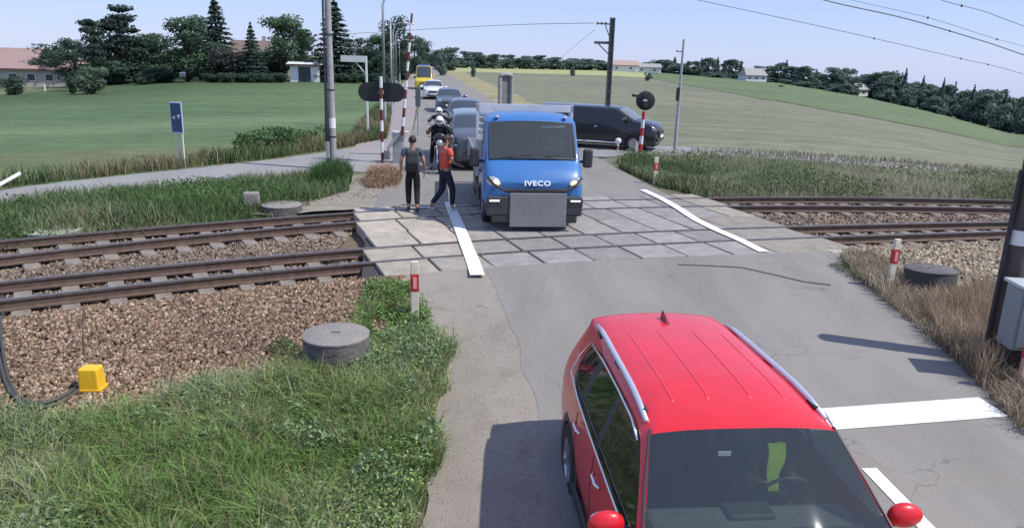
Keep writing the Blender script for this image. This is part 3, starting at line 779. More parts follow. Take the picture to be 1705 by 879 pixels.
b = MB(); ringp = [(-.36+.19*math.cos(a), .40+.06*math.sin(a), 1.02+.175*math.sin(a)) for a in [2*math.pi*k/20 for k in range(21)]]
b.tube(ringp, .014, 8); b.cyl((-.36, .44, 1.0), (-.36, .62, .95), .03); b.box((-.36, .40, 1.02), (.30, .03, .05)); b.build('steering_wheel', M_BLK, t, smooth=2)
MB().box((0, .42, 1.49), (.22, .03, .07)).build('rear_view_mirror', M_BLK, t, bevel=.015)
MB().box((.16, .50, 1.42), (.09, .01, .03)).build('windscreen_sticker', mat('sticker', (.7, .72, .75), .5), t)
# front details out of frame but real
MB().box((0, 2.14, .62), (.95, .10, .18)).build('grille', M_BLK, t, bevel=.03)
MB().box((0, 2.21, .47), (.52, .02, .11)).build('number_plate', mat('plate', (.8, .8, .78), .5), t)

# ------------------------------------------------------------------ people
def skin_mesh(name, pts, edges, m, parent, sub=2, root=0):
    """pts: list of (x,y,z,r) or (x,y,z,rx,ry)"""
    me = bpy.data.meshes.new(name); me.from_pydata([p[:3] for p in pts], edges, [])
    o = bpy.data.objects.new(name, me); COL.objects.link(o)
    md = o.modifiers.new('k', 'SKIN'); md.use_smooth_shade = True; md.branch_smoothing = .5
    sv = me.skin_vertices[0].data
    for i, p in enumerate(pts): sv[i].radius = (p[3], p[4] if len(p) > 4 else p[3]); sv[i].use_root = (i == root)
    s = o.modifiers.new('s', 'SUBSURF'); s.levels = s.render_levels = sub
    bpy.context.view_layer.update(); dg = bpy.context.evaluated_depsgraph_get(); me2 = bpy.data.meshes.new_from_object(o.evaluated_get(dg))
    bpy.data.objects.remove(o); me2.name = name; me2.materials.clear(); me2.materials.append(m)
    me2.polygons.foreach_set('use_smooth', [True]*len(me2.polygons))
    ob = bpy.data.objects.new(name, me2); return link(ob, parent)
def V3(*a): return Vector(a)
def person(label, loc, rz, pose, cloth, h=1.76, group=None):
    """front is +Y. pose: dict of joints overriding defaults; cloth: dict of materials"""
    t = thing('person', label, 'person', loc, rz, group); k = h/1.76
    J = dict(pel=(0, 0, .95), wai=(0, 0, 1.08), che=(0, .01, 1.28), nk=(0, 0, 1.46), hd=(0, .02, 1.60), top=(0, .01, 1.70),
             shL=(-.17, 0, 1.42), elL=(-.24, -.02, 1.14), wrL=(-.24, .08, .90), shR=(.17, 0, 1.42), elR=(.24, -.02, 1.14), wrR=(.24, .08, .90),
             hpL=(-.09, 0, .90), knL=(-.10, .03, .50), anL=(-.10, -.03, .09), toL=(-.11, .13, .035), hpR=(.09, 0, .90), knR=(.10, .03, .50), anR=(.10, -.03, .09), toR=(.11, .13, .035))
    J.update(pose); J = {a: Vector(b)*k for a, b in J.items()}
    order = ['pel', 'wai', 'che', 'nk', 'hd', 'top', 'shL', 'elL', 'wrL', 'shR', 'elR', 'wrR', 'hpL', 'knL', 'anL', 'toL', 'hpR', 'knR', 'anR', 'toR']
    rad = dict(pel=(.135, .10), wai=(.125, .09), che=(.15, .105), nk=.052, hd=(.078, .095), top=(.06, .07), shL=.058, elL=.042, wrL=.028, shR=.058, elR=.042, wrR=.028,
               hpL=.085, knL=.056, anL=.038, toL=.034, hpR=.085, knR=.056, anR=.038, toR=.034)
    E = [(0, 1), (1, 2), (2, 3), (3, 4), (4, 5), (2, 6), (6, 7), (7, 8), (2, 9), (9, 10), (10, 11), (0, 12), (12, 13), (13, 14), (14, 15), (0, 16), (16, 17), (17, 18), (18, 19)]
    pts = []
    for n_ in order:
        r = rad[n_]; r = r if isinstance(r, tuple) else (r, r); pts.append((*J[n_], r[0]*k, r[1]*k))
    # hands: palm and five fingers as chains on the same skeleton
    for s, wr, elb in ((-1, 'wrL', 'elL'), (1, 'wrR', 'elR')):
        d = (J[wr]-J[elb]).normalized(); side = Vector((0, 1, 0)) if abs(d.y) < .8 else Vector((s*1., 0, 0))
        side = (side-d*side.dot(d)).normalized(); nrm = d.cross(side)*s
        wi = order.index(wr); p0 = J[wr]+d*.075*k; pi_ = len(pts); pts.append((*p0, .022*k, .034*k)); E.append((wi, pi_))
        for q, (off, ln) in enumerate(((-.027, .062), (-.009, .075), (.010, .078), (.028, .070))):
            a = p0+d*.03*k+side*off*k; b_ = a+d*ln*.5*k-nrm*.006*k; c = b_+d*ln*.4*k-nrm*.022*k; i0 = len(pts)
            pts += [(*a, .0095*k), (*b_, .0088*k), (*c, .0075*k)]; E += [(pi_, i0), (i0, i0+1), (i0+1, i0+2)]
        a = J[wr]+d*.035*k+side*.036*k; b_ = a+d*.035*k+side*.022*k-nrm*.012*k; i0 = len(pts); pts += [(*a, .011*k), (*b_, .009*k)]; E += [(wi, i0), (i0, i0+1)]
    body = skin_mesh('body', pts, E, M_SKIN, t, 1)
    hd = J['hd']; fwd = Vector(cloth.get('face', (0, 1, 0))).normalized(); sd = Vector((fwd.y, -fwd.x, 0)).normalized()
    # face on the head: nose, eyes, mouth, ears
    q = fwd.to_track_quat('Y', 'Z').to_matrix()
    def fp(x, y, z): return hd+q @ Vector((x*k, y*k, z*k))
    fb = MB(); fb.add([fp(-.012, .098, -.012), fp(.012, .098, -.012), fp(0, .122, -.018), fp(0, .094, .03)], [(0, 1, 2), (0, 2, 3), (1, 3, 2)]); fb.build('nose', M_SKIN, body, smooth=2)
    for s in (-1, 1):
        MB().ell(fp(s*.031, .089, .012), (.012*k, .008*k, .008*k), 10).build('eye', mat('eye', (.05, .04, .035), .3), body, smooth=2)
        MB().ell(fp(s*.083, -.005, -.005), (.010*k, .02*k, .03*k), 10).build('ear', M_SKIN, body, smooth=2)
    MB().ell(fp(0, .092, -.048), (.024*k, .008*k, .006*k), 10).build('mouth', mat('lips', (.30, .12, .10), .6), body, smooth=2)
    if cloth.get('hair') is not None:
        b = MB(); P = []
        b.ell((0, 0, 0), (.088*k, .103*k, .095*k), 18)
        b.v = [tuple(hd+q @ Vector((x, y-.012*k, z+.032*k))) for x, y, z in b.v]
        b.f = [f_ for f_ in b.f]
        # open the face side
        keep = []
        for f_ in b.f:
            c = sum((Vector(b.v[i]) for i in f_), Vector())/len(f_)-hd; c = q.transposed() @ c
            if not (c.y > .045*k and c.z < .062*k) and c.z > -.06*k: keep.append(f_)
        b.f = keep; b.build('hair', cloth['hair'], t, smooth=2)
    if cloth.get('cap') is not None:
        b = MB(); b.ell((0, 0, 0), (.096*k, .112*k, .085*k), 18); b.v = [tuple(hd+q @ Vector((x, y-.004*k, max(z, -.0)+.045*k))) for x, y, z in b.v]; 
        b.box(tuple(hd+q @ Vector((0, .13*k, .05*k))), (.14*k, .10*k, .012*k), q); b.build('cap', cloth['cap'], t, smooth=2)
    if cloth.get('helmet') is not None:
        b = MB(); b.ell(tuple(hd+Vector((0, 0, .01))), (.135*k, .155*k, .15*k), 20); hm = b.build('helmet', cloth['helmet'], t, smooth=2)
        MB().ell(fp(0, .075, .005), (.112*k, .085*k, .058*k), 16).build('visor', M_BLK, hm, smooth=2)
    tp = cloth.get('top')
    if tp is not None:
        sl_ = cloth.get('sleeve', 1.)   # 1 long, .5 short
        P = [(*J['pel'], .165*k, .128*k), (*(J['wai']), .155*k, .120*k), (*J['che'], .178*k, .132*k), (*(J['nk']-Vector((0, 0, .03*k))), .070*k, .066*k)]
        Eq = [(0, 1), (1, 2), (2, 3)]
        for s in 'LR':
            sh, e_, wr = J['sh'+s], J['el'+s], J['wr'+s]; i = len(P)
            P.append((*sh, .078*k)); Eq.append((2, i))
            if sl_ >= 1: P += [(*e_, .062*k), (*(wr+(e_-wr)*.08), .046*k)]; Eq += [(i, i+1), (i+1, i+2)]
            else: P.append((*(sh+(e_-sh)*.62), .068*k)); Eq.append((i, i+1))
        P[0] = (*(J['pel']+Vector((0, 0, -.04*k))), .165*k, .128*k)
        skin_mesh('shirt' if not cloth.get('jacket') else 'jacket', P, Eq, tp, t, 2)
    bt = cloth.get('bottom')
    if bt is not None:
        P = [(*(J['pel']+Vector((0, 0, .05*k))), .150*k, .115*k), (*(J['pel']+Vector((0, 0, -.05*k))), .155*k, .118*k)]; Eq = [(0, 1)]
        for s in 'LR':
            hp, kn, an = J['hp'+s], J['kn'+s], J['an'+s]; i = len(P)
            P.append((*(hp+(kn-hp)*.18), .105*k)); Eq.append((1, i))
            if cloth.get('shorts'): P.append((*(hp+(kn-hp)*.95), .088*k)); Eq.append((i, i+1))
            else: P += [(*kn, .078*k), (*(an+(kn-an)*.12), .058*k)]; Eq += [(i, i+1), (i+1, i+2)]
        skin_mesh('shorts' if cloth.get('shorts') else 'trousers', P, Eq, bt, t, 2)
    for s in 'LR':
        an, to = J['an'+s], J['to'+s]; d = to-an; d.z = 0; d = d.normalized() if d.length > 1e-3 else Vector((0, 1, 0))
        a = an-d*.05*k; a.z = an.z-.045*k; b_ = Vector((to.x, to.y, to.z+.01*k))+d*.02*k
        skin_mesh('shoe', [(*(an+Vector((0, 0, -.01))), .050*k), (*a, .050*k), (*((a+b_)/2), .052*k, .046*k), (*b_, .044*k, .036*k)], [(0, 1), (1, 2), (2, 3)], cloth.get('shoe', M_BLK), t, 1)
    return t
def m_cloth(name, c, c2=None, sc=6): return mat('cloth_'+name, c, .9, c2=c2 or tuple(x*.75 for x in c), scale=sc, bump=.3, bscale=25, spec=.2)
C_BLACK = m_cloth('black', (.022, .022, .026)); C_CHAR = m_cloth('charcoal', (.06, .062, .07)); C_RED = m_cloth('coral', (.72, .12, .085), (.58, .085, .06))
C_PINK = m_cloth('pale_pink', (.66, .50, .48)); C_NAVY = m_cloth('navy', (.035, .038, .06)); C_DENIM = m_cloth('grey_denim', (.16, .17, .21))
C_WHITE = m_cloth('white', (.7, .7, .7)); HAIR = mat('dark_hair', (.02, .015, .012), .7, c2=(.04, .03, .022), scale=40); C_PRINT = m_cloth('printed', (.03, .035, .045), (.16, .19, .22), 9)
def face_to(dx, dy): return -math.atan2(dx, dy)
# two walking pedestrians: seen from behind, walking away / turned
p1 = at(688, 352); p2 = at(741, 352); p3 = at(728, 341)
person('person in black clothes and cap walking away with a dark backpack', (p1[0], p1[1], .0), face_to(-.15, 1),
       dict(knL=(-.10, .10, .50), anL=(-.10, .02, .10), toL=(-.11, .17, .04), knR=(.09, .02, .49), anR=(.09, -.20, .12), toR=(.09, -.06, .035), elL=(-.26, -.05, 1.15), wrL=(-.27, .06, .93), elR=(.25, -.06, 1.15), wrR=(.26, .04, .92)),
       dict(top=C_PRINT, bottom=C_BLACK, hair=HAIR, sleeve=.5, shoe=C_CHAR))
person('person in coral red shirt and dark trousers with white trainers beside the blue truck', (p2[0], p2[1], .0), face_to(.75, .65),
       dict(elL=(-.22, .06, 1.16), wrL=(-.10, .30, 1.06), elR=(.22, .04, 1.15), wrR=(.14, .29, 1.04), knL=(-.10, .0, .49), anL=(-.10, -.34, .15), toL=(-.10, -.22, .045), knR=(.10, .14, .50), anR=(.10, .12, .09), toR=(.11, .28, .035)),
       dict(top=C_RED, bottom=C_NAVY, hair=HAIR, shoe=C_WHITE, sleeve=.5, face=(.2, 1, -.15)), h=1.78)
# backpack worn by the first
bp = thing('backpack', 'dark backpack worn by the person in black', 'backpack', (p1[0]+.02, p1[1]-.20, 1.02), face_to(-.15, 1))
o = MB().box((0, 0, .15), (.34, .20, .48), None, .80).build('pack_body', C_CHAR, bp, bevel=.06, seg=3)
MB().box((0, -.105, .04), (.24, .05, .20)).build('pocket', C_BLACK, bp, bevel=.02)
for s in (-1, 1): MB().tube([(s*.11, .08, .36), (s*.13, .20, .42), (s*.13, .33, .32), (s*.13, .34, .10), (s*.11, .12, -.02)], .018, 6).build('strap', C_BLACK, bp)
MB().tube([(-.04, .02, .38), (0, .02, .43), (.04, .02, .38)], .010, 6).build('carry_loop', C_BLACK, bp)
# driver of the red SUV (local coordinates of the car, seated)
M_HV = mat('hi_vis', (.55, .85, .04), .7, c2=(.48, .75, .03), scale=8, emit=(.6, 1, .05, .18))  # weak emission in the cloth keeps the vest bright; not a lamp
def to_world(car, p): return car.matrix_world @ Vector(p)
bpy.context.view_layer.update()
dw = to_world(RED, (-.36, -.10, .02))
seat = dict(pel=(0, -.10, .80), wai=(0, -.16, .93), che=(0, -.20, 1.12), nk=(0, -.20, 1.27), hd=(0, -.16, 1.40), top=(0, -.16, 1.49), shL=(-.17, -.20, 1.24), elL=(-.24, .02, 1.05), wrL=(-.16, .28, 1.08),
            shR=(.17, -.20, 1.24), elR=(.24, .02, 1.05), wrR=(.16, .28, 1.08), hpL=(-.1, -.08, .78), knL=(-.14, .35, .86), anL=(-.14, .55, .50), toL=(-.14, .68, .46), hpR=(.1, -.08, .78), knR=(.12, .35, .86), anR=(.12, .55, .50), toR=(.12, .68, .46))
person('driver in dark clothes seated behind the windscreen of the red SUV', (dw.x, dw.y, RZ0), rz_red, seat, dict(top=C_CHAR, bottom=C_CHAR, hair=HAIR), h=1.70)
vw = to_world(RED, (.31, -.13, .0))
# hi-vis vest hung over the seat
v = MB(); P = []
for i in range(8):
    z = 1.46-.055*i; yy = -.02+.05*math.sin(i*.9)+.01*i
    for j in range(4): P.append((-.30-.042*j*(1-.05*i)-.004*i, .20+.4*yy+.012*math.sin(j*2+i), z-.14))
v.add(P, [(i*4+j, i*4+j+1, (i+1)*4+j+1, (i+1)*4+j) for i in range(7) for j in range(3)])
o = v.build('hi_vis_vest', M_HV, None, smooth=2)
o.location = RED.location+Vector((0, 0, 0)); o.rotation_euler = RED.rotation_euler; o.location.z = RZ0; so_ = o.modifiers.new('t', 'SOLIDIFY'); so_.thickness = .02
tag(o, 'yellow hi-vis vest hanging in the cabin of the red SUV', 'vest')
VEST = o

# ---- blue truck
TX, TY, TYAW = .43, 15.05, 3.035
M_BLUE = mat('paint_blue', (.040, .165, .42), .38, .0, c2=(.034, .14, .36), scale=1.5, coat=.5)
M_ALU = mat('aluminium_side', (.42, .44, .47), .5, .4, c2=(.34, .36, .39), scale=4, stretch=(1, .2, 3))
tr = thing('dropside_truck', 'blue dropside truck with lit headlamps coming over the crossing', 'truck', (TX, TY, 0), -TYAW); tr.scale = (1.04, 1, 1)
cab = [st(-.02, .84, .34, .50, .86, .74, .93, .66, .96, .98, .03), st(-.08, .95, .28, .55, .98, .84, 1.03, .78, 1.06, 1.08, .04), st(-.20, 1.0, .28, .60, 1.12, .90, 1.18, .82, 1.21, 1.24, .05),
       st(-.42, 1.02, .28, .62, 1.26, .92, 1.32, .86, 1.36, 1.39, .06), st(-.50, 1.02, .28, .64, 1.33, .95, 1.39, .90, 1.42, 1.45, .08),
       st(-1.00, 1.02, .30, .66, 1.36, .93, 2.07, .875, 2.13, 2.16, .08), st(-1.10, 1.02, .30, .66, 1.36, .93, 2.13, .87, 2.21, 2.25, .05), st(-1.26, 1.02, .5, .8, 1.36, .93, 2.15, .87, 2.25, 2.30, .03),
       st(-1.75, 1.02, .5, .8, 1.36, .92, 2.16, .86, 2.26, 2.33), st(-1.88, 1.01, .5, .8, 1.36, .92, 2.15, .86, 2.26, 2.32), st(-1.95, .99, .5, .8, 1.34, .91, 2.12, .85, 2.22, 2.28)]
def cabmap(i, r):
    if i == 4 and r in (5, 6, 7): return 'windscreen'
    if r == 3 and i in (5, 7): return 'side_window'
    if r == 3 and i == 6: return 'pillar'
    if i <= 3 and r in (0, 1) : return 'lower_bumper'
    return 'body'
G_TRUCK = glass_mat('truck_glass', (.13, .15, .155), .62, .05)
ps = skin('cab', cab, cabmap, {'body': M_BLUE, 'windscreen': G_TRUCK, 'side_window': G_TINT, 'pillar': M_BLK, 'lower_bumper': M_BLK}, tr, 2, [(-1.02, .38, .44, .7)])
for s in (-1, 1):
    wheel(tr, s*.86, -1.02, .36, .24, True, mat('steel_wheel', (.35, .36, .38), .5, .5)); arch_ring(tr, s*.975, -1.02, .38, .43, s)
    wheel(tr, s*.84, -4.55, .36, .26); wheel(tr, s*.58, -4.55, .36, .22, False)
    # headlamp: dark housing with lens
    o = MB().ell((s*.80, -.085, 1.00), (.17, .085, .10), 18, roty(-s*.45)).build('headlight', M_LAMP, tr, smooth=2)
    MB().ell((s*.775, -.010, .99), (.075, .035, .06), 14).build('lit_lens', M_WARM, o, smooth=2)
    MB().box((s*.80, .070, .60), (.30, .03, .18)).build('fog_lamp_recess', M_BLK, tr, bevel=.03)
    MB().box((s*.80, .090, .645), (.20, .02, .035)).build('daytime_light', mat('drl', (.9, .9, .9), .3, emit=(1, 1, 1, .7)), tr, bevel=.008)
    # mirror
    o = MB().box((s*1.16, -.72, 1.42), (.20, .12, .40)).build('mirror', M_BLK, tr, bevel=.05, seg=3)
    MB().tube([(s*.95, -.78, 1.32), (s*1.10, -.74, 1.36)], .03, 8).build('mirror_arm', M_BLK, o); MB().box((s*1.16, -.785, 1.42), (.16, .012, .33)).build('mirror_glass', M_CHROME, o)
    MB().tube([(s*.55+.1, -.43, 1.45), (s*.30+.1, -.40, 1.49), (s*.30-.26, -.42, 1.53)], .014, 6).build('wiper', M_BLK, tr)
    MB().ell((s*.70, -1.02, 2.235), (.05, .07, .03), 10).build('marker_lamp', M_LAMP, tr, smooth=2)
    MB().tube([(s*1.006, -1.22, 1.05), (s*1.02, -1.30, 1.05), (s*1.02, -1.42, 1.05), (s*1.006, -1.5, 1.05)], .015, 6).build('door_handle', M_BLK, tr)
for a_, b_ in (((-.86, -.46, 1.42), (-.84, -.98, 2.12)), ((.86, -.46, 1.42), (.84, -.98, 2.12))): MB().tube([a_, b_], .022, 6).build('windscreen_seal', M_BLK, tr)
MB().tube([(-.86, -.46, 1.425), (-.4, -.405, 1.45), (0, -.39, 1.455), (.4, -.405, 1.45), (.86, -.46, 1.425)], .024, 6).build('cowl_strip', M_BLK, tr)
MB().tube([(-.84, -.985, 2.125), (-.4, -.94, 2.15), (0, -.925, 2.155), (.4, -.94, 2.15), (.84, -.985, 2.125)], .016, 6).build('windscreen_seal', M_BLK, tr)
# grille slot, bumper, grey panel standing in for the blurred number plate
MB().box((0, .055, .850), (1.20, .05, .085)).build('grille', M_BLK, tr, bevel=.02)
MB().box((0, .030, .53), (1.90, .10, .42)).build('bumper', mat('bumper_dark', (.035, .036, .04), .6, c2=(.05, .05, .055), scale=8), tr, bevel=.06, seg=3)
MB().box((-.06, .088, .455), (1.12, .03, .70)).build('plate_blur_panel', mat('panel_grey', (.22, .22, .23), .7, c2=(.165, .165, .175), scale=1.2), tr, bevel=.015)
MB().box((0, .02, .26), (1.7, .10, .16)).build('air_dam', M_BLK, tr, bevel=.03)
for s in (-1, 1):
    MB().tube([(s*.52, .070, .845), (s*.66, .055, .885), (s*.80, .02, .96), (s*.93, -.06, 1.10)], .030, 6).build('grille_wing', M_BLK, tr)
# badge lettering
fc = bpy.data.curves.new('badge', 'FONT'); fc.body = 'IVECO'; fc.size = .145; fc.extrude = .008; fc.align_x = 'CENTER'; fc.space_character = 1.12; fc.offset = .004
fo = bpy.data.objects.new('tmpf', fc); COL.objects.link(fo); bpy.context.view_layer.update()
me = bpy.data.meshes.new_from_object(fo.evaluated_get(bpy.context.evaluated_depsgraph_get())); bpy.data.objects.remove(fo)
o = bpy.data.objects.new('badge', me); link(o, tr); me.materials.append(mat('badge_white', (.85, .85, .87), .35, .2)); o.location = (-.04, .065, .955); o.rotation_euler = (math.pi/2-.35, 0, math.pi); o.scale = (1.15, 1, 1)
# interior
MB().box((0, -1.1, .9), (1.7, 1.3, .1)).build('cab_floor', M_DARKIN, tr)
MB().box((0, -.80, 1.30), (1.6, .35, .22)).build('dashboard', M_BLK, tr, bevel=.05)
for xx in (-.52, .15, .58): MB().box((xx, -1.55, 1.45), (.46, .16, .85)).build('seat', M_SEAT, tr, bevel=.05)
MB().box((0, -1.88, 1.65), (1.6, .04, 1.1)).build('cab_rear_wall', mat('cab_trim', (.16, .17, .17), .9), tr)
MB().box((-.45, -.975, 2.045), (.50, .02, .05), rotx(-.6)).build('sun_strip', mat('pale_strip', (.55, .60, .62), .6), tr)
b = MB(); b.tube([(-.52+.2*math.cos(a), -.98+.07*math.sin(a), 1.42+.17*math.sin(a)) for a in [2*math.pi*i/18 for i in range(19)]], .015, 6); b.build('steering_wheel', M_BLK, tr)
# load bed
MB().box((0, -4.05, .80), (2.0, 3.6, .10)).build('bed_floor', mat('ply_floor', (.22, .18, .13), .9, c2=(.28, .23, .17), scale=5), tr)
for xx in (-.4, .4): MB().box((xx, -3.9, .62), (.08, 4.2, .20)).build('chassis_rail', M_BLK, tr)
for s in (-1, 1):
    b = MB()
    for k in range(4): b.box((s*1.045, -4.05, .90+.115*k), (.03, 3.86, .105))
    o = b.build('dropside', M_ALU, tr, bevel=.008)
    for yy in (-2.2, -4.05, -5.9): MB().box((s*1.068, yy, 1.06), (.03, .07, .50)).build('side_post', M_ALU, o)
    MB().box((s*.98, -2.95, .45), (.03, 1.9, .34)).build('side_guard', M_BLK, tr)
b = MB()
for k in range(4): b.box((0, -6.0, .90+.115*k), (2.06, .03, .105))
b.build('tailgate', M_ALU, tr)
M_HB = mat('white_headboard', (.62, .64, .66), .5, c2=(.52, .54, .56), scale=3)
b = MB(); b.box((0, -2.12, 2.36), (2.12, .06, .16)); b.box((0, -2.12, 1.30), (2.06, .04, .9))
for s in (-1, 1): b.box((s*1.03, -2.12, 1.62), (.06, .06, 1.6))
for k in range(3): b.box((0, -2.12, 1.86+.14*k), (2.02, .03, .03))
b.build('headboard', M_HB, tr)
for s in (-1, 1):
    MB().cyl((s*1.0, -2.16, 1.1), (s*1.0, -2.16, 2.42), .035, .035, 8).build('headboard_post', M_HB, tr)
# truck driver, faint behind the glass
bpy.context.view_layer.update(); q = to_world(tr, (-.52, -1.35, .50))
seat2 = dict(seat); person('driver in grey seated behind the windscreen of the blue truck', (q.x, q.y, .52), -TYAW, seat2, dict(top=C_DENIM, bottom=C_CHAR, hair=HAIR), h=1.70)

# ---- queue behind the truck
P_GREY = paint('slate', (.085, .10, .12)); P_NAVY = paint('dark_blue', (.045, .06, .085)); P_SILV = paint('silver_blue', (.10, .125, .16)); P_WHITE = paint('white', (.80, .81, .82)); P_YEL = paint('yellow', (.78, .60, .03)); P_BLACK = paint('black', (.012, .013, .018))
def car_pos(px, py): x, y = atg(px, py, lambda a, b: float(base_z(a, b))); return x, y, float(base_z(x, y))
QY = math.pi-.115
# grey van directly behind
def van_stations(L=2.65, w=.97, h=1.95, rear=-2.6):
    return [st(L, .68, .34, .52, .80, .58, .88, .50, .92, .94, .06), st(L-.08, .86, .28, .56, .92, .74, 1.00, .66, 1.04, 1.07, .07), st(L-.40, w, .26, .64, 1.04, .84, 1.10, .76, 1.15, 1.19, .06),
            st(L-.85, w, .26, .68, 1.10, .87, 1.18, .80, 1.22, 1.27, .06), st(L-.92, w, .26, .68, 1.11, .87, 1.19, .80, 1.24, 1.29, .12),
            st(L-1.62, w, .26, .70, 1.15, .83, h-.17, .75, h-.09, h-.04, .10), st(L-1.80, w, .26, .70, 1.15, .84, h-.13, .75, h-.04, h, .04), st(L-1.88, w, .26, .70, 1.15, .84, h-.13, .75, h-.04, h+.01),
            st(L-2.6, w, .26, .72, 1.17, .85, h-.12, .76, h-.03, h+.02), st(L-2.7, w, .26, .72, 1.17, .85, h-.12, .76, h-.03, h+.02), st(rear+.5, w, .26, .72, 1.17, .85, h-.12, .76, h-.03, h+.02), st(rear+.12, w*.99, .28, .72, 1.17, .84, h-.13, .75, h-.05, h, 0),
            st(rear, w*.96, .34, .72, 1.15, .82, h-.20, .70, h-.12, h-.08)]
def van_map(i, r):
    if i == 4 and r in (5, 6, 7): return 'windscreen'
    if r == 3 and i in (4, 5, 7): return 'side_window'
    if r == 3 and i == 6: return 'pillar'
    return 'body'
def front_bits(t, L, w, zl, zg, m_lamp=M_LAMP, plate=True):
    for s in (-1, 1):
        MB().ell((s*w*.76, L-.14, zl), (.17, .10, .075), 12).build('headlight', m_lamp, t, smooth=2); 
    MB().box((0, L+.03, zg), (w*1.0, .06, .14)).build('grille', M_BLK, t, bevel=.02)
    MB().box((0, L+.02, zg-.26), (w*1.35, .08, .12)).build('lower_grille', M_BLK, t, bevel=.02)
    if plate: MB().box((0, L+.075, zg-.14), (.52, .02, .11)).build('number_plate', mat('plate', (.8, .8, .78), .5), t)
def qcar(name, label, cat, px, py, m, stations, fmap, L, w, h=1., yaw=QY, sub=2, wl=((1.32, .33), (-1.32, .33)), lamp=M_LAMP, zl=.78, mir=.95, my=.75, mz=1.02):
    x, y, z = car_pos(px, py); fx, fy = math.sin(yaw), math.cos(yaw)
    t, ps = make_car(name, label, cat, (x-fx*L, y-fy*L, z), -yaw, m, stations, fmap, wheels=wl, wx=w*.87, sub=sub)
    front_bits(t, L, w, zl, zl-.14, lamp)
    for s in (-1, 1): mirror(t, s*mir, my, mz, m, s)
    MB().box((0, .3, .9), (w*1.5, 1.6, .06)).build('cabin_floor', M_DARKIN, t)
    return t
gv = qcar('panel_van', 'dark grey van right behind the blue truck', 'van', 800, 286, P_GREY, van_stations(2.4, .90, 1.68, -2.2), van_map, 2.4, .90, wl=((1.55, .33), (-1.45, .33)), my=1.3, mz=1.25)
qcar('parked_car', 'dark blue car queued second behind the grey van', 'car', 778, 227, P_NAVY, suv_wide(suv_stations(), .97, 1., .93), suv_map, 2.2, .88)
qcar('parked_car', 'slate blue car with bright roof queued ahead of the white car', 'car', 749, 189, P_SILV, suv_wide(suv_stations(), .97, 1., .90), suv_map, 2.2, .88)
qcar('white_car', 'white car queued in front of the yellow ambulance', 'car', 722, 167, P_WHITE, suv_wide(suv_stations(), .97, 1., .95), suv_map, 2.2, .88)
amb = qcar('ambulance', 'bright yellow ambulance van last in the visible queue', 'ambulance', 706, 151, P_YEL, van_stations(2.8, 1.0, 2.55, -3.0), van_map, 2.8, 1.0, wl=((1.9, .36), (-1.9, .36)), zl=.85, my=1.6, mz=1.5)
MB().box((0, .95, 2.62), (1.3, .25, .12)).build('light_bar', mat('blue_beacon', (.05, .12, .6), .3), amb, bevel=.03)
MB().box((0, 2.0, 1.17), (1.2, .5, .015), rotx(-.17)).build('bonnet_stripe', mat('red_stripe', (.6, .04, .03), .5), amb)
# black van waiting on the side road
bv_yaw = math.atan2(.935, -.355)
t, ps = make_car('black_van', 'black van waiting on the right-hand side road behind the blue truck', 'van', (3.55, 31.55, -.05), -bv_yaw, P_BLACK, van_stations(2.5, .97, 1.74, -2.6), van_map, wheels=((1.62, .34), (-1.6, .34)), wx=.85, sub=2, glass=G_TINT)
ps['windscreen'].data.materials[0] = glass_mat('pale_reflecting_glass', (.16, .18, .20), .1, .12)
front_bits(t, 2.5, .97, .92, .76)
for s in (-1, 1):
    mirror(t, s*.98, 1.25, 1.28, M_BLK, s); MB().box((s*.99, -.1, .34), (.10, 2.2, .06)).build('running_board', mat('bright_step', (.62, .62, .62), .4), t, bevel=.02)
    MB().tube([(s*.975, .1, .95), (s*.985, -.02, .95)], .02, 6).build('door_handle', M_CHROME, t)
